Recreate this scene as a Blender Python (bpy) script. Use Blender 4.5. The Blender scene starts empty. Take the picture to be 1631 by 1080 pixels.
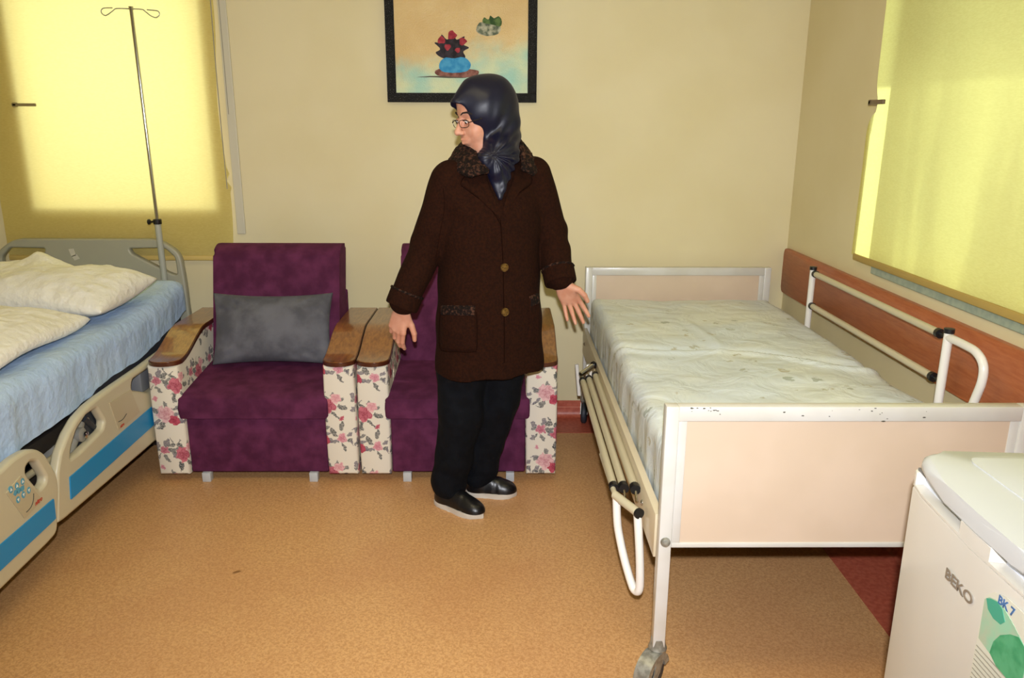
import bpy, bmesh, math, random
import numpy as np
from mathutils import Vector, Matrix, noise as mnoise
from mathutils.bvhtree import BVHTree
random.seed(4)
S = bpy.context.scene
COL = S.collection
PI = math.pi

# ------------------------------------------------------------------ camera, view, world, lights
F_PX = 1244.0; CAM_H = 1.50; HY = 201.0; VX = 803.0
pitch = math.atan((540-HY)/F_PX)
yaw = math.atan((815.5-VX)/F_PX*math.cos(pitch))
roll = math.radians(0.2)
Fv = np.array([math.sin(yaw)*math.cos(pitch), math.cos(yaw)*math.cos(pitch), -math.sin(pitch)])
R0 = np.cross(Fv, [0, 0, 1]); R0 /= np.linalg.norm(R0); U0 = np.cross(R0, Fv)
Rv = R0*math.cos(roll)+U0*math.sin(roll); Uv = -R0*math.sin(roll)+U0*math.cos(roll)
C0 = np.array([0, 0, CAM_H])
cam_d = bpy.data.cameras.new('camera'); cam = bpy.data.objects.new('camera', cam_d); COL.objects.link(cam)
cam_d.sensor_width = 36.0; cam_d.lens = 36.0*F_PX/1631.0; cam_d.clip_start = 0.02; cam_d.clip_end = 60
M = Matrix.Identity(4)
for i in range(3):
    M[i][0] = Rv[i]; M[i][1] = Uv[i]; M[i][2] = -Fv[i]; M[i][3] = C0[i]
cam.matrix_world = M
S.camera = cam
S.view_settings.view_transform = 'Standard'; S.view_settings.look = 'None'
S.view_settings.exposure = 0.0; S.view_settings.gamma = 1.0; S.view_settings.use_curve_mapping = False
S.cycles.max_bounces = 7; S.cycles.diffuse_bounces = 4; S.cycles.glossy_bounces = 3; S.cycles.transparent_max_bounces = 8
S.cycles.caustics_reflective = False; S.cycles.caustics_refractive = False
S.cycles.sample_clamp_indirect = 6.0; S.cycles.blur_glossy = 0.5

W = bpy.data.worlds.new('sky'); S.world = W; W.use_nodes = True
bg = W.node_tree.nodes['Background']; bg.inputs[0].default_value = (0.75, 0.85, 1.0, 1); bg.inputs[1].default_value = 1.0

def lamp(name, kind, loc, aim=None, energy=10, color=(1, 1, 1), **kw):
    l = bpy.data.lights.new(name, kind); l.energy = energy; l.color = color
    for k, v in kw.items(): setattr(l, k, v)
    o = bpy.data.objects.new(name, l); COL.objects.link(o); o.location = loc
    if aim is not None:
        o.rotation_euler = (Vector(aim)-Vector(loc)).to_track_quat('-Z', 'Y').to_euler()
    return o
# the camera's own flash, a hand's breadth above the lens
lamp('camera_flash', 'SPOT', (0.0, -0.03, 1.63), (0.05, 3.9, 0.75), 335, (0.94, 0.955, 1.0), spot_size=math.radians(112), spot_blend=1.0, shadow_soft_size=0.022)
# sun on the right-hand window
sun_dir = Vector((-1.0, 0.10, -0.62))
lamp('sun', 'SUN', (4, 2, 4), tuple(Vector((4, 2, 4))+sun_dir), 6.5, (1.0, 0.95, 0.82), angle=math.radians(0.8))
# daylight outside each window
lamp('daylight_back', 'AREA', (-1.87, 4.75, 1.75), (-1.87, 3.9, 1.60), 27, (1.0, 0.98, 0.92), shape='RECTANGLE', size=1.3, size_y=1.3)
lamp('daylight_side', 'AREA', (2.35, 1.9, 1.75), (1.43, 1.9, 1.62), 36, (1.0, 0.98, 0.92), shape='RECTANGLE', size=2.4, size_y=1.3)
# ceiling fitting's light
lamp('ceiling_light_glow', 'AREA', (-0.3, 1.5, 2.60), (-0.3, 1.5, 0), 17, (1.0, 0.86, 0.48), shape='RECTANGLE', size=1.2, size_y=0.6)

# pixel on a known plane -> point of the room
def ray(px, py): return Fv*F_PX+Rv*(px-815.5)-Uv*(py-540)
def uz(px, py, z): r = ray(px, py); return C0+r*(z-CAM_H)/r[2]
def uy(px, py, y): r = ray(px, py); return C0+r*(y/r[1])
def ux(px, py, x): r = ray(px, py); return C0+r*(x/r[0])

# ------------------------------------------------------------------ materials
def lin(c):
    if isinstance(c, str): c = tuple(int(c[i:i+2], 16)/255 for i in (0, 2, 4))
    return tuple((x/12.92 if x <= 0.04045 else ((x+0.055)/1.055)**2.4) for x in c)+(1,)
class NT:
    def __init__(s, m): s.t = m.node_tree; s.n = s.t.nodes; s.l = s.t.links
    def add(s, typ, **kw):
        n = s.n.new(typ)
        for k, v in kw.items(): setattr(n, k, v)
        return n
    def link(s, a, b): s.l.new(a, b)
    def val(s, sock, v):
        if isinstance(v, (int, float)): sock.default_value = v
        elif isinstance(v, tuple): sock.default_value = v
        else: s.link(v, sock)
    def math(s, op, a, b=None, clamp=False):
        n = s.add('ShaderNodeMath', operation=op, use_clamp=clamp); s.val(n.inputs[0], a)
        if b is not None: s.val(n.inputs[1], b)
        return n.outputs[0]
    def mix(s, f, a, b):
        n = s.add('ShaderNodeMix', data_type='RGBA'); s.val(n.inputs[0], f); s.val(n.inputs[6], a); s.val(n.inputs[7], b); return n.outputs[2]
    def noise(s, vec, scale, detail=3, rough=0.5, dist=0.0):
        n = s.add('ShaderNodeTexNoise'); n.inputs['Scale'].default_value = scale; n.inputs['Detail'].default_value = detail
        n.inputs['Roughness'].default_value = rough; n.inputs['Distortion'].default_value = dist
        if vec is not None: s.link(vec, n.inputs['Vector'])
        return n
    def mapping(s, vec, scale=(1, 1, 1), rot=(0, 0, 0), loc=(0, 0, 0)):
        n = s.add('ShaderNodeMapping'); n.inputs['Scale'].default_value = scale; n.inputs['Rotation'].default_value = rot
        n.inputs['Location'].default_value = loc; s.link(vec, n.inputs['Vector']); return n.outputs[0]
    def step(s, v, a, b):
        n = s.add('ShaderNodeMapRange', interpolation_type='SMOOTHSTEP'); s.val(n.inputs['Value'], v)
        s.val(n.inputs['From Min'], a); s.val(n.inputs['From Max'], b); return n.outputs['Result']
def base(name):
    m = bpy.data.materials.new(name); m.use_nodes = True; t = NT(m)
    return m, t, t.n['Principled BSDF']
MATS = {}
def mat(name, col, rough=0.5, metal=0.0, col2=None, nscale=20, nd=3, stretch=(1, 1, 1), bump=0.0, bscale=200, sheen=0.0, spec=0.5, sss=0.0, coat=0.0, contrast=(0.35, 0.65), bdist=0.002):
    if name in MATS: return MATS[name]
    m, t, p = base(name)
    p.inputs['Roughness'].default_value = rough; p.inputs['Metallic'].default_value = metal
    p.inputs['Specular IOR Level'].default_value = spec
    p.inputs['Base Color'].default_value = lin(col)
    tc = t.add('ShaderNodeTexCoord').outputs['Object']
    if col2:
        v = t.mapping(tc, stretch)
        nz = t.noise(v, nscale, nd)
        f = t.step(nz.outputs['Fac'], *contrast)
        t.link(t.mix(f, lin(col), lin(col2)), p.inputs['Base Color'])
    if bump:
        v = t.mapping(tc, stretch)
        b = t.add('ShaderNodeBump'); b.inputs['Strength'].default_value = bump; b.inputs['Distance'].default_value = bdist
        t.link(t.noise(v, bscale, 3).outputs['Fac'], b.inputs['Height']); t.link(b.outputs[0], p.inputs['Normal'])
    if sheen:
        p.inputs['Sheen Weight'].default_value = sheen; p.inputs['Sheen Roughness'].default_value = 0.4
        p.inputs['Sheen Tint'].default_value = lin(col2 or col)
    if sss:
        p.inputs['Subsurface Weight'].default_value = sss; p.inputs['Subsurface Radius'].default_value = (0.012, 0.005, 0.003); p.inputs['Subsurface Scale'].default_value = 0.6
    if coat: p.inputs['Coat Weight'].default_value = coat; p.inputs['Coat Roughness'].default_value = 0.1
    MATS[name] = m; return m

WALL = mat('wall_paint', 'DBCFA8', 0.7, col2='D7CAA0', nscale=2.0, bump=0.15, bscale=350, bdist=0.0008)
CEIL = mat('ceiling_paint', 'F0EACB', 0.8)
def m_floor():
    m, t, p = base('linoleum_orange')
    tc = t.add('ShaderNodeTexCoord').outputs['Object']
    v1 = t.mapping(tc, (1, 1, 1), (0, 0, 0.5)); n1 = t.noise(v1, 115, 5, 0.65, 0.8)
    v2 = t.mapping(tc, (1.0, 2.2, 1), (0, 0, -0.6)); n2 = t.noise(v2, 160, 4, 0.7, 1.2)
    n3 = t.noise(tc, 1.6, 3)
    a = t.mix(t.step(n1.outputs['Fac'], 0.40, 0.60), lin('BB8A57'), lin('D5A570'))
    b = t.mix(t.math('MULTIPLY', t.step(n2.outputs['Fac'], 0.48, 0.66), 0.55), a, lin('DDB486'))
    c = t.mix(t.math('MULTIPLY', t.step(n3.outputs['Fac'], 0.4, 0.65), 0.25), b, lin('B07550'))
    n4 = t.noise(t.mapping(tc, (1, 1, 1), (0, 0, 0.2)), 9, 2, 0.5)
    c = t.mix(t.step(n4.outputs['Fac'], 0.76, 0.79), c, lin('8A6038'))
    t.link(c, p.inputs['Base Color']); p.inputs['Roughness'].default_value = 0.42; p.inputs['Specular IOR Level'].default_value = 0.35
    bp = t.add('ShaderNodeBump'); bp.inputs['Strength'].default_value = 0.12; bp.inputs['Distance'].default_value = 0.002
    t.link(n2.outputs['Fac'], bp.inputs['Height']); t.link(bp.outputs[0], p.inputs['Normal'])
    return m
FLOOR = m_floor()
RED = mat('linoleum_red', 'A8503C', 0.4, col2='B9614A', nscale=60, nd=5, bump=0.1, bscale=150)
def m_wood(name, a, b, rough, stretch, coat=0.0):
    m, t, p = base(name); tc = t.add('ShaderNodeTexCoord').outputs['Object']
    n1 = t.noise(t.mapping(tc, stretch), 14, 6, 0.6, 0.4); n2 = t.noise(t.mapping(tc, tuple(4*s for s in stretch)), 30, 3)
    c = t.mix(t.step(n1.outputs['Fac'], 0.3, 0.7), lin(a), lin(b)); c = t.mix(t.math('MULTIPLY', t.step(n2.outputs['Fac'], 0.4, 0.7), 0.3), c, lin(a))
    t.link(c, p.inputs['Base Color']); p.inputs['Roughness'].default_value = rough; p.inputs['Coat Weight'].default_value = coat; p.inputs['Coat Roughness'].default_value = 0.09
    return m
WOOD_ARM = m_wood('varnished_wood', '74421F', '9A6430', 0.3, (6, 1, 6), 0.9)
WOOD_EDGE = mat('dark_wood_edge', '4A2213', 0.3, coat=0.5)
WOOD_RAIL = m_wood('wall_guard_wood', 'A25833', 'B36B42', 0.4, (5, 0.8, 7))
def m_blind(name, warm):
    m, t, p = base(name)
    t.n.remove(p); out = t.n['Material Output']
    tc = t.add('ShaderNodeTexCoord').outputs['Object']; nz = t.noise(t.mapping(tc, (1, 1, 6)), 60, 3)
    d = t.add('ShaderNodeBsdfDiffuse'); t.link(t.mix(t.step(nz.outputs['Fac'], .35, .65), lin('DCCB86'), lin('D2BE78')), d.inputs[0])
    tr = t.add('ShaderNodeBsdfTranslucent'); tr.inputs[0].default_value = warm
    mx = t.add('ShaderNodeMixShader'); mx.inputs[0].default_value = 0.42
    t.link(d.outputs[0], mx.inputs[1]); t.link(tr.outputs[0], mx.inputs[2]); t.link(mx.outputs[0], out.inputs[0])
    return m
BLIND = m_blind('yellow_blind_cloth', (0.93, 0.86, 0.34, 1))
BLIND2 = m_blind('yellow_green_blind_cloth', (0.80, 0.90, 0.33, 1))
HEM = mat('blind_hem', 'C9AE62', 0.6)
HEM2 = mat('blind_hem_tan', 'B49852', 0.6)
def m_glass():
    m, t, p = base('window_glass'); t.n.remove(p); out = t.n['Material Output']
    a = t.add('ShaderNodeBsdfTransparent'); b = t.add('ShaderNodeBsdfGlossy'); b.inputs['Roughness'].default_value = 0.02
    mx = t.add('ShaderNodeMixShader'); mx.inputs[0].default_value = 0.06
    t.link(a.outputs[0], mx.inputs[1]); t.link(b.outputs[0], mx.inputs[2]); t.link(mx.outputs[0], out.inputs[0]); return m
GLASS = m_glass()
def m_sheer():
    m, t, p = base('sheer_curtain_cloth'); t.n.remove(p); out = t.n['Material Output']
    a = t.add('ShaderNodeBsdfTransparent'); b = t.add('ShaderNodeBsdfTranslucent'); b.inputs[0].default_value = (0.9, 0.9, 0.88, 1)
    tc = t.add('ShaderNodeTexCoord').outputs['Object']
    nz = t.noise(t.mapping(tc, (1, 3.0, 0.45)), 1.7, 3, 0.5, 0.2)
    f = t.step(nz.outputs['Fac'], 0.40, 0.60)
    c = t.mix(f, (0.06, 0.06, 0.055, 1), (0.36, 0.36, 0.34, 1)); t.link(c, a.inputs[0])
    mx = t.add('ShaderNodeMixShader'); mx.inputs[0].default_value = 0.35
    t.link(a.outputs[0], mx.inputs[1]); t.link(b.outputs[0], mx.inputs[2]); t.link(mx.outputs[0], out.inputs[0]); return m
SHEER = m_sheer()
PVC = mat('white_window_plastic', 'DAD6C8', 0.45)
PVC_G = mat('grey_white_plastic_strip', 'C6C0AC', 0.5)
STONE = mat('sill_stone', '9FAA97', 0.35, col2='8E9B8C', nscale=40)
CONC = mat('sun_slab_grey', 'A8A49C', 0.9)
PURPLE = mat('purple_velvet', '4A1E38', 0.85, col2='622C4C', nscale=14, nd=6, bump=0.25, bscale=260, sheen=0.35, spec=0.15, contrast=(0.3, 0.75))
GREYV = mat('grey_velvet', '505056', 0.8, col2='68686F', nscale=9, nd=5, bump=0.3, bscale=220, sheen=0.5, spec=0.15)
LEGP = mat('pale_grey_leg', 'B9BDBF', 0.4)
CREAM_MET = mat('cream_enamel', 'CECCC6', 0.35, col2='C6C3BA', nscale=6, coat=0.2)
TUBE_W = mat('white_enamel_tube', 'E6E3DC', 0.25, coat=0.3)
TUBE_C = mat('cream_tube', 'C4BB9F', 0.35, coat=0.2)
PANEL_B = mat('peach_laminate', 'D0BBA5', 0.45, col2='CBB69F', nscale=5)
BLACKP = mat('black_plastic', '141416', 0.35)
CHROME = mat('chrome', 'C8C8C8', 0.12, metal=1.0)
STEEL = mat('worn_steel', 'A5A49A', 0.4, metal=0.45, col2='86847A', nscale=60)
RUBBER = mat('dark_rubber', '2A2E36', 0.55)
GREYPL = mat('grey_bed_plastic', 'A09E8C', 0.45)
POLEG = mat('grey_painted_tube', 'A5A79C', 0.35, coat=0.2)
IVORY = mat('ivory_bed_plastic', 'C2BAA0', 0.38, coat=0.15)
IVORY2 = mat('ivory_label_film', 'B9AE92', 0.35)
BLUEP = mat('blue_inlay', '1B86C0', 0.4)
DARKF = mat('dark_bed_frame', '2B2622', 0.6)
GREYF = mat('grey_bed_frame', '8B8A84', 0.5)
SHOEB = mat('black_shoe_leather', '0E0E11', 0.35, bump=0.2, bscale=150)
SOLE = mat('white_rubber_sole', 'C9C2B6', 0.5)
WOOL = mat('brown_wool', '1E0D06', 0.95, col2='281208', nscale=120, nd=4, bump=0.5, bscale=420, spec=0.1, sheen=0.10)
WOOL_S = mat('brown_stitching', '1A0D08', 1.0, spec=0.0)
FUR = mat('curly_brown_fur', '120805', 0.85, col2='4C3024', nscale=95, nd=4, bump=1.0, bscale=130, contrast=(0.48, 0.68), bdist=0.006, sheen=0.05, spec=0.2)
PANTS = mat('navy_black_cloth', '07090E', 0.9, col2='0B0E14', nscale=30, bump=0.3, bscale=350, spec=0.15)
SKIN = mat('skin', 'CB967E', 0.5, col2='C0876E', nscale=25, sss=0.25)
BROW = mat('eyebrow_hair', '1C1210', 0.8)
EYEW = mat('eye_white', 'D8D0C8', 0.2)
IRIS = mat('brown_iris', '20120A', 0.15)
LIP = mat('lips', 'A04E4A', 0.45)
GOLD = mat('aged_gold', '8A6A38', 0.35, metal=0.7, col2='5E4524', nscale=150)
GLASSES = mat('dark_spectacle_rim', '1A1014', 0.25)
def m_satin():
    m, t, p = base('navy_satin')
    p.inputs['Base Color'].default_value = lin('080A22'); p.inputs['Roughness'].default_value = 0.43; p.inputs['Specular IOR Level'].default_value = 0.36
    p.inputs['Anisotropic'].default_value = 0.4; p.inputs['Sheen Weight'].default_value = 0.2; p.inputs['Sheen Tint'].default_value = lin('30365E')
    tc = t.add('ShaderNodeTexCoord').outputs['Object']; b = t.add('ShaderNodeBump'); b.inputs['Strength'].default_value = 0.15; b.inputs['Distance'].default_value = 0.002
    t.link(t.noise(tc, 60, 2).outputs['Fac'], b.inputs['Height']); t.link(b.outputs[0], p.inputs['Normal']); return m
SATIN = m_satin()
def m_sheet(name, a, b, bs=0.8):
    return mat(name, a, 0.75, col2=b, nscale=4, nd=5, bump=bs, bscale=30, bdist=0.010, spec=0.25, sheen=0.1)
BLUESH = m_sheet('blue_sheet_cloth', 'A9C2E6', 'B6CCEA')
PILLOWM = m_sheet('cream_pillow_cloth', 'E8E6DC', 'EDEBE3')
WHITESH = m_sheet('white_duvet_cloth', 'ECEAE3', 'F0EEE8')

# floral upholstery: roses and leaves laid out on the cloth's own UV (metres)
def m_floral():
    m, t, p = base('rose_print_cloth')
    p.inputs['Roughness'].default_value = 0.85; p.inputs['Specular IOR Level'].default_value = 0.2
    uv = t.add('ShaderNodeUVMap').outputs[0]
    nz = t.noise(uv, 55, 3); nz2 = t.noise(uv, 160, 2)
    sub = t.add('ShaderNodeVectorMath', operation='SUBTRACT'); t.link(nz.outputs['Color'], sub.inputs[0]); sub.inputs[1].default_value = (.5, .5, .5)
    sc = t.add('ShaderNodeVectorMath', operation='SCALE'); t.link(sub.outputs[0], sc.inputs[0]); sc.inputs['Scale'].default_value = 0.022
    ad = t.add('ShaderNodeVectorMath', operation='ADD'); t.link(t.mapping(uv, (.72, .72, 1)), ad.inputs[0]); t.link(sc.outputs[0], ad.inputs[1])
    sp = t.add('ShaderNodeSeparateXYZ'); t.link(ad.outputs[0], sp.inputs[0])
    PW, PH = 0.158, 0.225
    
    u = t.math('FLOORED_MODULO', sp.outputs[0], PW); v = t.math('FLOORED_MODULO', sp.outputs[1], PH)
    col = lin('DDD6C6')
    def leaf(cx, cy, a, L, wd, c):
        nonlocal col
        dx = t.math('SUBTRACT', u, cx); dy = t.math('SUBTRACT', v, cy)
        ca, sa = math.cos(a), math.sin(a)
        x = t.math('ADD', t.math('MULTIPLY', dx, ca/L), t.math('MULTIPLY', dy, sa/L))
        y = t.math('ADD', t.math('MULTIPLY', dx, -sa/wd), t.math('MULTIPLY', dy, ca/wd))
        d = t.math('ADD', t.math('MULTIPLY', x, x), t.math('MULTIPLY', y, y))
        f = t.math('SUBTRACT', 1.0, t.step(d, 0.75, 1.0))
        cc = t.mix(t.step(nz2.outputs['Fac'], 0.42, 0.58), lin(c), lin('8D8A86'))
        col = t.mix(t.math('MULTIPLY', f, 0.88), col, cc)
    def rose(cx, cy, r, dark, light):
        nonlocal col
        dx = t.math('SUBTRACT', u, cx); dy = t.math('SUBTRACT', v, cy)
        d = t.math('DIVIDE', t.math('SQRT', t.math('ADD', t.math('MULTIPLY', dx, dx), t.math('MULTIPLY', dy, dy))), r)
        an = t.math('ARCTAN2', dy, dx)
        pet = t.math('MULTIPLY', t.math('SINE', t.math('ADD', t.math('MULTIPLY', an, 5.0), t.math('MULTIPLY', d, 7.0))), 0.12)
        dd = t.math('ADD', d, pet)
        ring = t.math('ABSOLUTE', t.math('SINE', t.math('ADD', t.math('MULTIPLY', dd, 8.0), t.math('MULTIPLY', an, 1.0))))
        shade = t.math('MULTIPLY', t.math('ADD', t.math('MULTIPLY', ring, 0.55), t.math('MULTIPLY', d, 0.55)), 1.0, clamp=True)
        cc = t.mix(shade, lin(dark), lin(light))
        f = t.math('SUBTRACT', 1.0, t.step(dd, 0.88, 1.0))
        col = t.mix(f, col, cc)
    G1, G2, G3 = '3A4042', '5A5E5E', '6A6072'
    rnd = random.Random(11)
    for (cx, cy) in ((0.045, 0.060), (0.092, 0.150), (0.125, 0.045), (0.03, 0.165)):
        for k in range(8):
            a = k*2*PI/8+rnd.uniform(-.4, .4); rr = rnd.uniform(0.026, 0.042)
            leaf(cx+rr*math.cos(a), cy+rr*math.sin(a), a+rnd.uniform(-.5, .5), rnd.uniform(.013, .018), rnd.uniform(.0055, .0085), rnd.choice((G1, G2, G3)))
    for k in range(9):
        leaf(rnd.uniform(.012, PW-.012), rnd.uniform(.012, PH-.012), rnd.uniform(0, PI), .012, .0024, G1)
    rose(0.125, 0.046, 0.0155, 'B2506A', 'D9A7AC'); rose(0.030, 0.167, 0.0150, '9A3550', 'CE8E98')
    rose(0.045, 0.062, 0.0270, 'B06A76', 'E0B8B8'); rose(0.070, 0.040, 0.0170, '7E1F35', 'BE5668')
    rose(0.088, 0.152, 0.0255, '7C1F33', 'C97482'); rose(0.112, 0.175, 0.0165, 'C0707E', 'E2B6B6')
    rose(0.128, 0.110, 0.0085, '8C2338', 'C9737F'); rose(0.02, 0.11, 0.0075, 'B2506A', 'D9A7AC')
    t.link(col, p.inputs['Base Color']); return m
FLORAL = m_floral()

def m_cover():
    m, t, p = base('pale_printed_mattress_cover')
    p.inputs['Roughness'].default_value = 0.45; p.inputs['Specular IOR Level'].default_value = 0.4
    tc = t.add('ShaderNodeTexCoord').outputs['Object']
    n = t.noise(tc, 3.5, 4); c = t.mix(t.step(n.outputs['Fac'], .35, .65), lin('DDE3E0'), lin('D2DCE4'))
    v = t.add('ShaderNodeTexVoronoi', voronoi_dimensions='3D'); v.inputs['Scale'].default_value = 11.5; v.inputs['Randomness'].default_value = 0.75
    nw = t.noise(tc, 40, 2); sb = t.add('ShaderNodeVectorMath', operation='SCALE'); t.link(nw.outputs['Color'], sb.inputs[0]); sb.inputs['Scale'].default_value = 0.035
    ad = t.add('ShaderNodeVectorMath', operation='ADD'); t.link(tc, ad.inputs[0]); t.link(sb.outputs[0], ad.inputs[1])
    t.link(t.mapping(ad.outputs[0], (1.0, 1.0, 1.0), (0, 0, 0.5)), v.inputs['Vector'])
    f = t.math('SUBTRACT', 1.0, t.step(v.outputs['Distance'], 0.20, 0.27))
    g = t.step(nw.outputs['Fac'], 0.46, 0.54)
    sepc = t.add('ShaderNodeSeparateColor'); t.link(v.outputs['Color'], sepc.inputs[0])
    pc = t.mix(sepc.outputs[0], lin('8A9688'), lin('A99C72'))
    c = t.mix(t.math('MULTIPLY', t.math('MULTIPLY', f, g), 0.62), c, pc); t.link(c, p.inputs['Base Color'])
    b = t.add('ShaderNodeBump'); b.inputs['Strength'].default_value = 0.8; b.inputs['Distance'].default_value = 0.012
    n5 = t.noise(tc, 8.5, 4, 0.55, 0.8); t.link(n5.outputs['Fac'], b.inputs['Height']); t.link(b.outputs[0], p.inputs['Normal']); return m
COVER = m_cover()

def m_canvas():
    m, t, p = base('painted_canvas'); p.inputs['Roughness'].default_value = 0.36; p.inputs['Specular IOR Level'].default_value = 0.9
    tc = t.add('ShaderNodeTexCoord').outputs['Object']; sp = t.add('ShaderNodeSeparateXYZ'); t.link(tc, sp.inputs[0])
    n = t.noise(tc, 7, 4, 0.6, 0.5); n2 = t.noise(t.mapping(tc, (1, 1, 1.3)), 6, 3)
    h = t.math('ADD', sp.outputs[2], t.math('MULTIPLY', n.outputs['Fac'], 0.22)); h = t.math('SUBTRACT', h, t.math('MULTIPLY', sp.outputs[0], 0.22))
    top = t.mix(t.step(n2.outputs['Fac'], .35, .7), lin('CBA75E'), lin('D3B36E'))
    low = t.mix(t.step(n2.outputs['Fac'], .3, .7), lin('8DBFAE'), lin('C9D0A0'))
    c = t.mix(t.step(h, -0.02, 0.14), low, top); t.link(c, p.inputs['Base Color'])
    b = t.add('ShaderNodeBump'); b.inputs['Strength'].default_value = 1.0; b.inputs['Distance'].default_value = 0.0022
    t.link(t.noise(tc, 260, 2).outputs['Fac'], b.inputs['Height']); t.link(b.outputs[0], p.inputs['Normal']); return m
CANVAS = m_canvas()
def m_glitter():
    m, t, p = base('black_glitter_frame'); p.inputs['Roughness'].default_value = 0.35; p.inputs['Specular IOR Level'].default_value = 0.25
    tc = t.add('ShaderNodeTexCoord').outputs['Object']; n = t.noise(tc, 330, 2, 0.6)
    f = t.step(n.outputs['Fac'], 0.64, 0.69); t.link(t.mix(f, lin('050406'), lin('B9B6B8')), p.inputs['Base Color']); t.link(f, p.inputs['Metallic'])
    b = t.add('ShaderNodeBump'); b.inputs['Strength'].default_value = 1.0; b.inputs['Distance'].default_value = 0.003
    t.link(n.outputs['Fac'], b.inputs['Height']); t.link(b.outputs[0], p.inputs['Normal']); return m
GLITTER = m_glitter()
def paint(name, c, c2=None): return mat(name, c, 0.6, col2=c2, nscale=40, nd=3, spec=0.15)
FR_W = mat('fridge_white', 'CFCCC4', 0.3, coat=0.3)
FR_TOP = mat('fridge_top_white', 'C3C6C8', 0.35)
FR_DARK = mat('fridge_gap', '6E6C6A', 0.6)
LOGO = mat('logo_grey_metal', '8F8577', 0.4, metal=0.3)

# ------------------------------------------------------------------ object helpers
def tag(o, label=None, cat=None, group=None, kind=None):
    if label: o['label'] = label
    if cat: o['category'] = cat
    if group: o['group'] = group
    if kind: o['kind'] = kind
    return o
def empty(name, loc=(0, 0, 0), **kw):
    o = bpy.data.objects.new(name, None); COL.objects.link(o); o.location = loc; o.empty_display_size = 0.05
    return tag(o, **kw)
def link(name, me, m, parent=None, smooth=True, **kw):
    if m is not None:
        for mm in (m if isinstance(m, (list, tuple)) else [m]): me.materials.append(mm)
    if smooth:
        for p in me.polygons: p.use_smooth = True
        try: me.set_sharp_from_angle(angle=math.radians(38))
        except Exception: pass
    o = bpy.data.objects.new(name, me); COL.objects.link(o)
    if parent is not None:
        o.parent = parent; o.matrix_parent_inverse = Matrix.Translation(-origin_of(parent))
    return tag(o, **kw)
def origin_of(p):
    # empties stand at their thing's base; meshes are modelled in room coordinates (their world matrix is the identity)
    return Vector(p.location) if p.type == 'EMPTY' else Vector((0, 0, 0))
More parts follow.
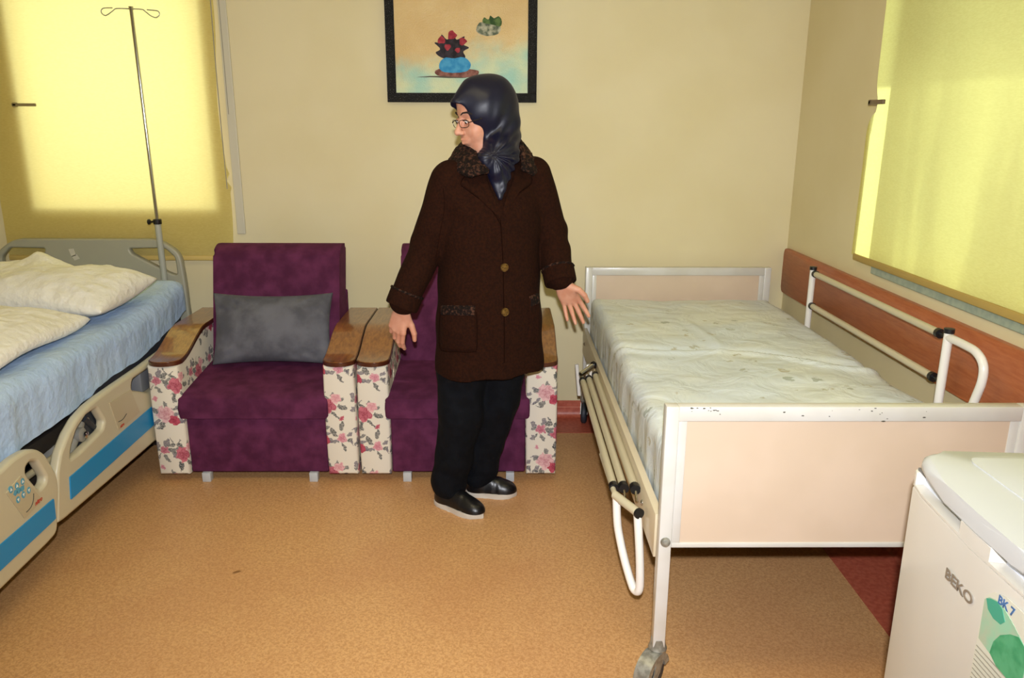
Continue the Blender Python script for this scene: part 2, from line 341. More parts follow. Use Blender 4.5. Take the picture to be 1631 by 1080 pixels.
class MB:
    """collects pieces of ONE part, in world coordinates"""
    def __init__(s): s.bm = bmesh.new()
    def box(s, x0, x1, y0, y1, z0, z1, bev=0.0, seg=2, rot=None, piv=None, taper=None):
        r = bmesh.ops.create_cube(s.bm, size=1.0); vs = r['verts']
        for v in vs:
            v.co = Vector(((x0+x1)/2+v.co.x*(x1-x0), (y0+y1)/2+v.co.y*(y1-y0), (z0+z1)/2+v.co.z*(z1-z0)))
        if bev:
            es = list({e for v in vs for e in v.link_edges})
            r = bmesh.ops.bevel(s.bm, geom=es, offset=bev, segments=seg, profile=0.5, affect='EDGES')
            vs = list({v for f in r['faces'] for v in f.verts} | {v for v in vs if v.is_valid})
        if rot is not None:
            p = Vector(piv if piv is not None else ((x0+x1)/2, (y0+y1)/2, (z0+z1)/2))
            for v in vs: v.co = p+rot@(v.co-p)
        return s
    def tube(s, pts, r, n=12, closed=False, caps=True, smooth=0):
        P = [Vector(p) for p in pts]
        if smooth: P = catmull(P, smooth, closed)
        R = r if isinstance(r, (list, tuple)) else [r]*len(P)
        if len(R) != len(P): R = [R[0]+(R[-1]-R[0])*i/(len(P)-1) for i in range(len(P))]
        N = len(P); rings = []; up = None
        for i in range(N):
            a = P[(i-1) % N] if (closed or i > 0) else P[i]; b = P[(i+1) % N] if (closed or i < N-1) else P[i]
            t = (b-a).normalized() if (b-a).length > 1e-9 else Vector((0, 0, 1))
            if up is None:
                up = Vector((0, 0, 1)) if abs(t.z) < 0.9 else Vector((1, 0, 0))
            x = t.cross(up).normalized() if t.cross(up).length > 1e-6 else t.orthogonal().normalized(); up = x.cross(t).normalized()
            rings.append([s.bm.verts.new(P[i]+(x*math.cos(2*PI*k/n)+up*math.sin(2*PI*k/n))*R[i]) for k in range(n)])
        for i in range(N if closed else N-1):
            A, B = rings[i], rings[(i+1) % N]
            for k in range(n): s.bm.faces.new((A[k], A[(k+1) % n], B[(k+1) % n], B[k]))
        if caps and not closed:
            s.bm.faces.new(rings[0]); s.bm.faces.new(list(reversed(rings[-1])))
        return s
    def lathe(s, axis0, axis1, prof, n=24):
        """prof: list of (t along axis in metres, radius)"""
        a = Vector(axis0); d = (Vector(axis1)-a).normalized(); x = d.orthogonal().normalized(); y = d.cross(x)
        rings = [[s.bm.verts.new(a+d*t+(x*math.cos(2*PI*k/n)+y*math.sin(2*PI*k/n))*max(r, 1e-5)) for k in range(n)] for t, r in prof]
        for A, B in zip(rings, rings[1:]):
            for k in range(n): s.bm.faces.new((A[k], A[(k+1) % n], B[(k+1) % n], B[k]))
        s.bm.faces.new(rings[0]); s.bm.faces.new(list(reversed(rings[-1])))
        return s
    def prism(s, poly, axis, a, b, bev=0.0, seg=2):
        """poly: 2D points in the other two axes (cyclic order), extruded along axis from a to b"""
        def mk(p, t):
            return {'x': (t, p[0], p[1]), 'y': (p[0], t, p[1]), 'z': (p[0], p[1], t)}[axis]
        A = [s.bm.verts.new(mk(p, a)) for p in poly]; B = [s.bm.verts.new(mk(p, b)) for p in poly]
        fa = s.bm.faces.new(A); fb = s.bm.faces.new(list(reversed(B))); n = len(poly)
        for i in range(n): s.bm.faces.new((A[i], B[i], B[(i+1) % n], A[(i+1) % n]))
        if bev:
            es = list(set(fa.edges) | set(fb.edges))
            bmesh.ops.bevel(s.bm, geom=es, offset=bev, segments=seg, profile=0.5, affect='EDGES', clamp_overlap=True)
        return s
    def build(s, name, m, parent=None, smooth=True, **kw):
        bmesh.ops.recalc_face_normals(s.bm, faces=s.bm.faces[:])
        me = bpy.data.meshes.new(name); s.bm.to_mesh(me); s.bm.free()
        return link(name, me, m, parent, smooth, **kw)
def catmull(P, k, closed=False):
    out = []; N = len(P); rng = range(N if closed else N-1)
    for i in rng:
        p0 = P[(i-1) % N] if (closed or i > 0) else P[i]; p1 = P[i]; p2 = P[(i+1) % N]; p3 = P[(i+2) % N] if (closed or i+2 < N) else p2
        for j in range(k):
            t = j/k
            out.append(0.5*((2*p1)+(p2-p0)*t+(2*p0-5*p1+4*p2-p3)*t*t+(3*p1-p0-3*p2+p3)*t**3))
    if not closed: out.append(P[-1])
    return out
def gridmesh(name, P, m, parent=None, close_u=False, thick=0.0, uv=None, smooth=True, **kw):
    """P[i][j] array of points"""
    P = np.asarray(P, float); a, b, _ = P.shape
    verts = P.reshape(-1, 3); faces = []
    for i in range(a-1 if not close_u else a):
        for j in range(b-1):
            i2 = (i+1) % a; faces.append((i*b+j, i2*b+j, i2*b+j+1, i*b+j+1))
    me = bpy.data.meshes.new(name); me.from_pydata(verts.tolist(), [], faces)
    if uv is not None:
        ul = me.uv_layers.new(name='UVMap'); U = np.asarray(uv).reshape(-1, 2)
        vi = np.empty(len(me.loops), int); me.loops.foreach_get('vertex_index', vi); ul.data.foreach_set('uv', U[vi].ravel())
    if thick:
        bm = bmesh.new(); bm.from_mesh(me); bm.normal_update()
        bmesh.ops.solidify(bm, geom=bm.faces[:], thickness=thick); bmesh.ops.recalc_face_normals(bm, faces=bm.faces[:]); bm.to_mesh(me); bm.free()
    me.update()
    return link(name, me, m, parent, smooth, **kw)
def flat_shape(name, splines, plane, m, depth, bev=0.004, parent=None, res=8, cyc=True, **kw):
    """outline with holes (2D splines of points) extruded; plane: function (a,b,t)->world"""
    cu = bpy.data.curves.new(name, 'CURVE'); cu.dimensions = '2D'; cu.fill_mode = 'BOTH'; cu.extrude = max(depth/2-bev, 1e-4); cu.bevel_depth = bev; cu.bevel_resolution = 2; cu.offset = -bev
    for pts in splines:
        sp = cu.splines.new('POLY'); sp.points.add(len(pts)-1)
        for p, q in zip(sp.points, pts): p.co = (q[0], q[1], 0, 1)
        sp.use_cyclic_u = True
    ob = bpy.data.objects.new('tmp', cu); me = bpy.data.meshes.new_from_object(ob); bpy.data.objects.remove(ob); bpy.data.curves.remove(cu)
    for v in me.vertices: v.co = plane(v.co.x, v.co.y, v.co.z)
    bm = bmesh.new(); bm.from_mesh(me); bmesh.ops.recalc_face_normals(bm, faces=bm.faces[:]); bm.to_mesh(me); bm.free()
    me.materials.clear()
    return link(name, me, m, parent, **kw)
def rounded(poly, r, n=5):
    """round the corners of a 2D polygon"""
    out = []; N = len(poly)
    for i in range(N):
        p = Vector(poly[i][:2]); a = Vector(poly[i-1][:2])-p; b = Vector(poly[(i+1) % N][:2])-p
        rr = poly[i][2] if len(poly[i]) > 2 else r
        rr = min(rr, a.length*0.45, b.length*0.45)
        p0 = p+a.normalized()*rr; p1 = p+b.normalized()*rr
        for k in range(n+1):
            t = k/n; out.append(tuple((1-t)**2*p0+2*t*(1-t)*p+t*t*p1))
    return out
def text(name, body, size, place, m, parent, depth=0.0006, shear=0.0, **kw):
    cu = bpy.data.curves.new(name, 'FONT'); cu.body = body; cu.size = size; cu.extrude = depth; cu.align_x = 'LEFT'; cu.shear = shear; cu.offset = size*0.02
    ob = bpy.data.objects.new('tmp', cu); me = bpy.data.meshes.new_from_object(ob); bpy.data.objects.remove(ob); bpy.data.curves.remove(cu)
    for v in me.vertices: v.co = Vector(place(v.co.x, v.co.y, v.co.z))
    me.materials.clear()
    return link(name, me, m, parent, False, **kw)
def nz(x, y, z=0.0, s=1.0): return mnoise.noise(Vector((x*s, y*s, z*s)))

# ------------------------------------------------------------------ SDF sculpting (smooth unions meshed with OpenVDB)
import openvdb
class Vol:
    def __init__(s, lo, hi, h, org=(0, 0, 0), axes=None):
        s.lo = np.array(lo, float); s.h = h; s.n = np.ceil((np.array(hi)-s.lo)/h).astype(int)+1
        s.d = np.full(s.n, 0.12, np.float32); s.org = np.array(org, float); s.ax = np.eye(3) if axes is None else np.array(axes, float)
    def loc(s, p): return s.ax@(np.array(p, float)-s.org)
    def reg(s, lo, hi):
        a = np.clip(np.floor((np.array(lo)-s.lo)/s.h).astype(int), 0, s.n); b = np.clip(np.ceil((np.array(hi)-s.lo)/s.h).astype(int)+1, 0, s.n)
        g = [np.float32(s.lo[i])+np.arange(a[i], b[i], dtype=np.float32)*np.float32(s.h) for i in range(3)]
        return tuple(slice(a[i], b[i]) for i in range(3)), g[0][:, None, None], g[1][None, :, None], g[2][None, None, :]
    def comb(s, fn, lo, hi, k, op='add'):
        m = 3*s.h+k*1.5+0.012; sl, X, Y, Z = s.reg(np.array(lo)-m, np.array(hi)+m)
        D = fn(X, Y, Z); A = s.d[sl]
        if A.size == 0: return s
        if op == 'add':
            t = np.clip(0.5+0.5*(A-D)/k, 0, 1); s.d[sl] = A*(1-t)+D*t-k*t*(1-t)
        else:
            D = -D; t = np.clip(0.5-0.5*(A-D)/k, 0, 1); s.d[sl] = A*(1-t)+D*t+k*t*(1-t)
        return s
    def cap(s, a, b, ra, rb=None, k=0.01, op='add', world=False, flat=None):
        rb = ra if rb is None else rb
        if world: a, b = s.loc(a), s.loc(b)
        a = np.array(a, float); b = np.array(b, float); ba = b-a; L = max(ba@ba, 1e-9); R = max(ra, rb)
        def fn(X, Y, Z):
            px, py, pz = X-a[0], Y-a[1], Z-a[2]
            t = np.clip((px*ba[0]+py*ba[1]+pz*ba[2])/L, 0, 1)
            return np.sqrt((px-t*ba[0])**2+(py-t*ba[1])**2+(pz-t*ba[2])**2)-(ra+(rb-ra)*t)
        return s.comb(fn, np.minimum(a, b)-R, np.maximum(a, b)+R, k, op)
    def ell(s, c, r, k=0.01, op='add', rot=None):
        c = np.array(c, float); r = np.array(r, float); Rm = np.eye(3) if rot is None else np.array(rot)
        def fn(X, Y, Z):
            px, py, pz = X-c[0], Y-c[1], Z-c[2]
            q = [(Rm[i, 0]*px+Rm[i, 1]*py+Rm[i, 2]*pz)/r[i] for i in range(3)]
            k0 = np.sqrt(q[0]**2+q[1]**2+q[2]**2); k1 = np.sqrt((q[0]/r[0])**2+(q[1]/r[1])**2+(q[2]/r[2])**2)
            return k0*(k0-1)/np.maximum(k1, 1e-6)
        return s.comb(fn, c-r.max(), c+r.max(), k, op)
    def loft(s, secs, k=0.01, op='add', expo=2.2):
        """secs: (z, cx, cy, a, b) elliptical sections stacked in local z"""
        A = np.array(secs, float); A = A[np.argsort(A[:, 0])]
        zc = np.linspace(A[0, 0], A[-1, 0], 200)
        def sm(i):
            v = np.interp(zc, A[:, 0], A[:, i]); kk = np.hanning(17); kk /= kk.sum(); return np.convolve(np.pad(v, 8, mode='edge'), kk, 'valid')
        tabs = [sm(i) for i in range(1, 5)]
        def fn(X, Y, Z):
            cx, cy, a, b = [np.interp(Z.ravel(), zc, tt).astype(np.float32)[None, None, :] for tt in tabs]
            q = (np.abs((X-cx)/a)**expo+np.abs((Y-cy)/b)**expo)**(1/expo)
            d = (q-1)*np.minimum(a, b)
            return np.maximum(d, np.maximum(np.float32(A[0, 0])-Z, Z-np.float32(A[-1, 0])))
        R = max(A[:, 3].max(), A[:, 4].max())
        return s.comb(fn, (A[:, 1].min()-R, A[:, 2].min()-R, A[0, 0]), (A[:, 1].max()+R, A[:, 2].max()+R, A[-1, 0]), k, op)
    def disp(s, fn):
        X, Y, Z = [np.float32(s.lo[i])+np.arange(s.n[i], dtype=np.float32)*np.float32(s.h) for i in range(3)]
        s.d += fn(X[:, None, None], Y[None, :, None], Z[None, None, :]).astype(np.float32)
    def mesh(s, smooth=2):
        s.d[0], s.d[-1] = .05, .05; s.d[:, 0], s.d[:, -1] = .05, .05; s.d[:, :, 0], s.d[:, :, -1] = .05, .05
        g = openvdb.FloatGrid(0.12); g.copyFromArray(s.d)
        r = g.convertToPolygons(isovalue=0.0)
        pts, quads = (r[0], r[1]) if len(r) == 2 else (r[0], r[2])
        V = (s.lo+np.asarray(pts, float)*s.h)*getattr(s, 'scale', 1.0)
        Vw = V@s.ax+s.org
        return Vw, np.asarray(quads, int)
def sdf_mesh(name, parts, m, parent=None, smooth_it=2, **kw):
    V = []; Q = []; o = 0
    for v, q in parts: V.append(v); Q.append(q+o); o += len(v)
    V = np.concatenate(V); Q = np.concatenate(Q)
    me = bpy.data.meshes.new(name); me.from_pydata(V.tolist(), [], Q.tolist())
    bm = bmesh.new(); bm.from_mesh(me)
    if smooth_it:
        for _ in range(smooth_it): bmesh.ops.smooth_vert(bm, verts=bm.verts[:], factor=0.5, use_axis_x=True, use_axis_y=True, use_axis_z=True)
    bmesh.ops.recalc_face_normals(bm, faces=bm.faces[:]); bm.to_mesh(me); bm.free()
    o = link(name, me, m, parent, False, **kw)
    for p in me.polygons: p.use_smooth = True
    return o

# ------------------------------------------------------------------ the room
XR = 1.432; YB = 3.93; XL = -2.62; YF = -1.6; ZC = 2.72; WT = 0.22
def struct(mb, name, m, parent=None, smooth=False, **kw): return mb.build(name, m, parent, smooth, kind='structure', **kw)
struct(MB().box(XL-WT, XR+WT, YF-WT, YB+WT, -0.12, 0), 'floor', FLOOR)
struct(MB().box(XL-WT, XR+WT, YF-WT, YB+WT, ZC, ZC+0.12), 'ceiling', CEIL)
def wall_hole(name, axis, p0, p1, a0, a1, h):
    """wall slab between p0..p1 across axis, running a0..a1, with one opening h=(b0,b1,z0,z1)"""
    mb = MB(); b0, b1, z0, z1 = h
    for (u0, u1, v0, v1) in ((a0, b0, 0, ZC), (b1, a1, 0, ZC), (b0, b1, 0, z0), (b0, b1, z1, ZC)):
        if axis == 'y': mb.box(u0, u1, p0, p1, v0, v1)
        else: mb.box(p0, p1, u0, u1, v0, v1)
    bmesh.ops.remove_doubles(mb.bm, verts=mb.bm.verts[:], dist=1e-5)
    struct(mb, name, WALL)
WB = (-2.305, -1.43, 1.11, 2.42)      # opening in the back wall
WR = (0.55, 3.105, 1.012, 2.42)        # opening in the right wall
wall_hole('wall_back', 'y', YB, YB+WT, XL-WT, XR+WT, WB)
wall_hole('wall_right', 'x', XR, XR+WT, YF-WT, YB, WR)
struct(MB().box(XL-WT, XL, YF-WT, YB, 0, ZC), 'wall_left', WALL)
struct(MB().box(XL, XR, YF-WT, YF, 0, ZC), 'wall_front', WALL)
# red border of the floor and coved skirting of the same linoleum
struct(MB().prism([(XL, YB-.24), (XR-.257, YB-.24), (XR-.257, YF), (XR, YF), (XR, YB), (XL, YB)], 'z', 0.0005, 0.0022), 'trim_1', RED)
def skirt(name, pts, m=RED):
    """profile swept along a wall; pts = wall line"""
    prof = [(0.030, 0.0022), (0.022, 0.0035), (0.014, 0.008), (0.008, 0.016), (0.0045, 0.030), (0.004, 0.052), (0.0055, 0.0535), (0.0055, 0.056), (0.004, 0.0575), (0.004, 0.089), (0.0, 0.090)]
    (x0, y0), (x1, y1) = pts; d = Vector((x1-x0, y1-y0, 0)).normalized(); n = Vector((-d.y, d.x, 0))
    P = [[(Vector((x, y, 0))+n*o+Vector((0, 0, z))) for (o, z) in prof] for (x, y) in ((x0, y0), (x1, y1))]
    gridmesh(name, P, m, kind='structure')
skirt('baseboard_back', ((XR, YB), (XL, YB))); skirt('baseboard_right', ((XR, YF), (XR, YB))); skirt('baseboard_left', ((XL, YB), (XL, YF)))
# pale welded seam line of the skirting
struct(MB().box(XL, XR-.006, YB-.0075, YB-.005, 0.0535, 0.0565), 'trim_2', mat('pale_seam', 'D08C78', 0.5))
# window in the back wall: frame, pane, plastic edge strip
def window(name, axis, p, h, sash):
    b0, b1, z0, z1 = h; fw = 0.055; mb = MB()
    def bx(m_, u0, u1, v0, v1, t0, t1, bev=.004):
        if axis == 'y': m_.box(u0, u1, t0, t1, v0, v1, bev)
        else: m_.box(t0, t1, u0, u1, v0, v1, bev)
    bx(mb, b0-.0, b0+fw, z0, z1, p, p+.06); bx(mb, b1-fw, b1, z0, z1, p, p+.06)
    bx(mb, b0+fw, b1-fw, z0, z0+fw, p, p+.06); bx(mb, b0+fw, b1-fw, z1-fw, z1, p, p+.06)
    for q in sash: bx(mb, q-.03, q+.03, z0+fw, z1-fw, p, p+.06)
    w = struct(mb, name, PVC, smooth=True)
    g = MB(); bx(g, b0+fw*.5, b1-fw*.5, z0+fw*.5, z1-fw*.5, p+.025, p+.030, 0); struct(g, 'pane', GLASS, w)
    return w
window('window_1', 'y', YB+0.15, (WB[0]-.05, WB[1]+.05, WB[2]-.05, WB[3]+.05), ())
w2 = window('window_2', 'x', XR+0.15, (WR[0]-.05, WR[1]+.05, WR[2]-.05, WR[3]+.05), (1.2,))
# sheer curtain in the reveal of the side window, not quite closed at its far end
n = 160; P = []
for i in range(n):
    y = 0.56+(2.975-0.56)*i/(n-1)
    P.append([(XR+0.085+0.010*math.sin(y*62+1.3*math.sin(y*9)), y, z) for z in np.linspace(1.02, 2.40, 10)])
gridmesh('curtain', P, SHEER, w2, kind='structure')
struct(MB().box(XR+WT+.02, XR+WT+.95, 0.0, 4.2, 2.38, 2.46), 'added_sun_slab', CONC)     # unseen slab added outside to keep the sun off the side blind's upper part
struct(MB().box(XR-.012, XR+.15, 0.5, 2.985, 0.952, 0.984, .004), 'trim_4', STONE)  # stone sill
# edge strip beside the back blind with its bead chain
struct(MB().box(-1.338, -1.296, YB-.012, YB, 0.975, 2.72, .003), 'trim_5', PVC_G)

# blinds
def blind(name, axis, p, a0, a1, zb, edge, mcloth, mhem, label, group):
    root = empty(name, ((a0+a1)/2 if axis == 'y' else p, p if axis == 'y' else (a0+a1)/2, zb), label=label, cat='blind')
    NU, NV = 90, 110; P = []
    for i in range(NU):
        row = []
        for j in range(NV):
            f = i/(NU-1); z = zb+.02+(ZC-.09-zb-.02)*j/(NV-1); a = a0+(a1-a0)*f
            e = edge(z); a = a+e*(f if axis == 'y' else (f))**18
            off = 0.004*nz(a*1.5, z*1.2, 3.1 if axis == 'y' else 7.7)+0.0025*math.sin(a*9+2*z)*max(0, 1-(z-zb)/.5)
            row.append((a, p+off, z) if axis == 'y' else (p+off, a, z))
        P.append(row)
    gridmesh('cloth', P, mcloth, root)
    mb = MB()
    if axis == 'y': mb.box(a0, a1, p-.006, p+.006, zb, zb+.024, .004)
    else: mb.box(p-.006, p+.006, a0, a1+.01, zb, zb+.026, .004)
    mb.build('hem_bar', mhem, root)
    r = MB()
    if axis == 'y': r.tube([(a0, p+.0, ZC-.06), (a1, p+.0, ZC-.06)], .025, 20)
    else: r.tube([(p, a0, ZC-.06), (p, a1, ZC-.06)], .025, 20)
    r.build('roller', PVC, root)
    return root
def e1(z):   # frayed, wavy side edge of the back blind
    return 0.012*math.sin(z*7)-0.012+(0.010 if 1.18 < z < 1.30 else 0)*math.sin(z*90)
def e2(z):
    g = math.exp(-((z-1.585)/.05)**2); return -0.035*g+(0.03 if z < 1.55 else -0.01)*(1-g)
b1 = blind('roller_blind', 'y', YB-.035, -2.475, -1.345, 0.846, e1, BLIND, HEM, 'pale yellow roller blind behind the bed with the infusion pole', None)
b2 = blind('roller_blind', 'x', XR-.022, 0.45, 3.11, 0.985, e2, BLIND2, HEM2, 'glowing yellow-green roller blind on the side wall above the wooden rail', None)
# window handles pressing against the blinds
MB().box(-2.337, -2.225, YB-.05, YB-.038, 1.583, 1.597, .003).box(-2.335, -2.315, YB-.05, YB+.15, 1.580, 1.600, .003).build('window_handle', mat('handle_grey', '8E7F55', .4), bpy.data.objects['window_1'], kind='structure')
MB().box(XR-.045, XR-.033, 2.985, 3.105, 1.583, 1.600, .003).box(XR-.045, XR+.15, 3.085, 3.105, 1.58, 1.602, .003).build('window_handle', mat('handle_brown', '6E5A44', .4), w2, kind='structure')
# bead chain of the back blind
MB().tube([(-1.352+.004*math.sin(z*3), YB-.05, z) for z in np.linspace(1.2, 2.7, 30)], .0022, 6).tube([(-1.352+.03, YB-.03, z) for z in np.linspace(1.55, 2.7, 20)], .0018, 6).build('bead_chain', mat('bead_grey', '8F8A7C', .5), b1)
# wooden guard rail along the side wall
o = MB().prism(rounded([(0.2, 0.690), (3.945-.03, 0.690), (3.945-.03, 0.912), (0.2, 0.912)], .025), 'x', XR-.020, XR-.001, .004).build('wall_guard_board', WOOD_RAIL, label='reddish-brown wooden guard board along the side wall under the blind', cat='wall guard')
# ceiling fitting
cl = empty('ceiling_light', (-0.3, 1.5, ZC), label='flat rectangular light fitting on the ceiling', cat='ceiling light')
MB().box(-.92, .32, 1.18, 1.82, 2.655, ZC, .01).build('housing', PVC, cl)

# ------------------------------------------------------------------ painting on the back wall
pc = empty('painting', (-0.2, YB, 1.61), label='glossy framed painting in ochre and teal with a black glitter frame above the armchairs', cat='painting')
fx0, fx1, fz0, fz1 = -0.560, 0.151, 1.609, 2.125; fw = 0.043
fr = MB()
for (a, b, c, d) in ((fx0, fx1, fz0, fz0+fw), (fx0, fx1, fz1-fw, fz1), (fx0, fx0+fw, fz0+fw, fz1-fw), (fx1-fw, fx1, fz0+fw, fz1-fw)): fr.box(a, b, YB-.030, YB-.001, c, d, .0015, 1)
fr.build('frame', GLITTER, pc)
cv = MB().box(-.5, .5, -.006, .006, -.5, .5)
for v in cv.bm.verts: v.co = (v.co.x*(fx1-fx0-2*fw), v.co.y, v.co.z*(fz1-fz0-2*fw))
cvo = cv.build('canvas', CANVAS, pc, False); cvo.location = ((fx0+fx1)/2, YB-.018, (fz0+fz1)/2)
YC = YB-.0245
def pp(px, py): q = uy(px, py, YC); return (q[0], q[2])
def daub(name, pts, m, k, lift):
    poly = [Vector(pp(*p)) for p in pts]; poly = catmull(poly, 5, True)
    poly = [(p.x+.0012*nz(p.x, p.y, k, 150), p.y+.0012*nz(p.y, p.x, k+3, 150)) for p in poly]
    MB().prism(poly, 'y', YC-.0006-lift, YC+.002).build(name, m, pc, False)
# a plain still life of loose brush daubs: blue cloth, brown board, dark jug with a red rim, tin of leaves
daub('painted_board', [(694, 112), (712, 108), (745, 110), (762, 113), (757, 121), (725, 124), (697, 120)], paint('umber_paint', '6B4038', '94655A'), 1, .0)
daub('painted_foliage', [(704, 92), (694, 84), (701, 78), (692, 68), (704, 68), (703, 55), (713, 63), (722, 51), (727, 63), (740, 58), (737, 70), (747, 76), (738, 82), (741, 92), (724, 95)], paint('charcoal_paint', '1F1A1E', '383036'), 3, .0003)
daub('painted_vase', [(709, 92), (701, 99), (700, 109), (708, 115), (728, 116), (744, 113), (750, 104), (745, 95), (736, 91), (722, 93)], paint('blue_paint', '2F86BC', '4C9CC8'), 2, .0006)
for k_, (cx_, cy_, r_) in enumerate(((703, 64, 6), (720, 56, 7), (737, 66, 6), (713, 75, 5), (729, 80, 4))):
    daub('painted_flower', [(cx_+r_*(1+.18*math.sin(3*a+k_))*math.cos(a), cy_+r_*(1+.18*math.sin(3*a+k_))*math.sin(a)) for a in np.linspace(0, 2*PI, 9)[:-1]], paint('crimson_paint', '8A2230', 'A53A44'), 4+k_, .0007)
daub('painted_tin', [(759, 50), (764, 36), (781, 37), (797, 42), (793, 54), (774, 57)], paint('pale_tin_paint', 'B7B49C', '55604E'), 5, .0)
daub('painted_leaves', [(769, 36), (771, 28), (778, 31), (781, 25), (787, 29), (794, 26), (799, 32), (797, 42), (783, 39)], paint('leaf_paint', '2F4A26', '5C7440'), 6, .0004)
daub('painted_shadow_line', [(664, 123), (690, 121), (716, 122), (745, 124), (716, 124.4), (690, 123)], paint('grey_paint', '5A5348'), 7, .0001)

# ------------------------------------------------------------------ armchairs
def arm_grid(x0, x1, yf, side):
    """upholstered arm: closed rings (x,z outline unrolled) along y; UV in metres"""
    yb = yf+0.68
    def top(y):
        t = min(max((y-yf-.04)/.30, 0), 1); return 0.530+0.080*(t*t*(3-2*t))
    P = []; UV = []
    ys = [yf+.0, yf+.004, yf+.012]+list(np.linspace(yf+.03, yb, 26))
    zb = 0.036
    for y in ys:
        o = y-yf; r = {0: .010, 1: .004, 2: .001}.get(ys.index(y), 0.0)
        bul = 0.006
        zt = top(y)
        ring = []
        X0, X1, Zb, Zt = x0+r, x1-r, zb+r, zt-r
        n = 14
        pts = [(X0, Zb+(Zt-Zb)*i/n) for i in range(n)]+[(X0+(X1-X0)*i/6, Zt) for i in range(6)]+[(X1, Zt-(Zt-Zb)*i/n) for i in range(n)]+[(X1-(X1-X0)*i/6, Zb) for i in range(6)]+[(X0, Zb)]
        ring = []; uvr = []
        for (x, z) in pts:
            f = (z-zb)/(zt-zb)
            lean = -0.010*(1-f) if side < 0 else -0.006*(1-f)
            bo = bul*math.sin(PI*min(max(f, 0), 1))*(1 if x > (x0+x1)/2 else -1)
            ring.append((x+lean*0+bo*.5, y, z))
            uvr.append(((x-x0)+0.31*(side+1) if abs(x-X0) > 1e-6 and abs(x-X1) > 1e-6 else ((x-x0)-(o if x < (x0+x1)/2 else -o)+0.31*(side+1)), z))
        P.append(ring); UV.append(uvr)
    return P, UV, top, yb
def armchair(name, x0, x1, yf, dx_label, seed):
    root = empty(name, ((x0+x1)/2, yf+.3, 0), label=dx_label, cat='armchair', group=None)
    AW = 0.130
    for side, (a0, a1) in ((-1, (x0, x0+AW)), (1, (x1-AW, x1))):
        P, UV, top, yb = arm_grid(a0, a1, yf, side)
        P = np.array(P); nU, nV, _ = P.shape
        verts = P.reshape(-1, 3).tolist(); faces = []
        for i in range(nU-1):
            for j in range(nV-1): faces.append((i*nV+j, i*nV+j+1, (i+1)*nV+j+1, (i+1)*nV+j))
        # front and back faces as quads rows between the left and right runs
        uvs = np.array(UV).reshape(-1, 2).tolist()
        n = 14
        for i, fl in ((0, 0), (nU-1, 1)):
            for j in range(n):
                a, b = i*nV+j, i*nV+j+1; c, d = i*nV+(2*n+6)-j-1, i*nV+(2*n+6)-j
                faces.append((a, d, c, b) if fl == 0 else (a, b, c, d))
        me = bpy.data.meshes.new('arm'); me.from_pydata(verts, [], faces); ul = me.uv_layers.new(name='UVMap')
        for p in me.polygons:
            nrm = p.normal
            for li in p.loop_indices:
                v = me.vertices[me.loops[li].vertex_index].co
                u_ = (v.x-a0) if abs(nrm.y) > .6 or abs(nrm.z) > .7 else ((a1-a0)+(v.y-yf) if nrm.x*1 > 0 else -(v.y-yf))
                ul.data[li].uv = (u_+seed*.057+side*.05, v.z*1.0+seed*.08+(side+1)*.045)
        bm = bmesh.new(); bm.from_mesh(me); bmesh.ops.recalc_face_normals(bm, faces=bm.faces[:]); bm.to_mesh(me); bm.free()
        arm = link('arm', me, FLORAL, root)
        # wooden arm top: S-curved board with a rounded tip
        def outline(inset):
            pts = []
            w0, w1 = a0-.004+inset, a1+.004-inset
            R = (w1-w0)/2; cy = yf-.014+inset+R*.85
            for k in range(0, 19):
                a = PI+PI*k/18; pts.append(((w0+w1)/2+R*math.cos(a), cy+R*.85*math.sin(a)))
            return pts, w0, w1, cy
        def board(inset, t0, t1, nm, m_, bev):
            tip, w0, w1, cy = outline(inset)
            L = [tip[k] for k in range(0, 10)][::-1]; Rr = tip[9:]
            rows = [(L[k], Rr[k]) for k in range(10)]
            for y in np.linspace(cy+.02, yb-.02, 26): rows.append(((w0, y), (w1, y)))
            gt = []
            for (l, r_) in rows:
                gt.append([(l[0]+(r_[0]-l[0])*q, (l[1]+r_[1])/2, 0) for q in np.linspace(0, 1, 5)])
            T = []
            for row in gt:
                zz = top(row[0][1])
                up = [(x, y, zz+t1) for x, y, _ in row]; dn = [(x, y, zz+t0) for x, y, _ in reversed(row)]
                T.append(up+dn+[up[0]])
            o = gridmesh(nm, T, m_, arm)
            bm = bmesh.new(); bm.from_mesh(o.data); bmesh.ops.remove_doubles(bm, verts=bm.verts[:], dist=1e-6); bmesh.ops.holes_fill(bm, edges=bm.edges[:], sides=0)
            bmesh.ops.recalc_face_normals(bm, faces=bm.faces[:]); bm.to_mesh(o.data); bm.free()
            for p in o.data.polygons: p.use_smooth = True
            o.data.set_sharp_from_angle(angle=math.radians(35))
        board(0.0, 0.0, 0.016, 'arm_board_edge', WOOD_EDGE, 0)
        board(0.0035, 0.0165, 0.0195, 'arm_board', WOOD_ARM, 0)
    xi0, xi1 = x0+AW+.003, x1-AW-.003
    # lower front panel
    MB().box(xi0, xi1, yf+.020, yf+.06, .040, .303, .008, 3).box(xi0, xi1, yf+.05, yf+.64, .040, .285, .004).build('base_panel', PURPLE, root)
    # seat cushion
    sc_ = MB().prism([(yf-.012, .300), (yf-.012, .345), (yf-.008, .386), (yf+.02, .402), (yf+.12, .414), (yf+.25, .428), (yf+.38, .442), (yf+.50, .450), (yf+.50, .300)], 'x', xi0-.018, xi1+.018, .014, 4)
    o = sc_.build('seat_cushion', PURPLE, root)
    # back
    bm_ = MB(); bk = MB()
    bx0, bx1 = xi0+.004, xi1-.004
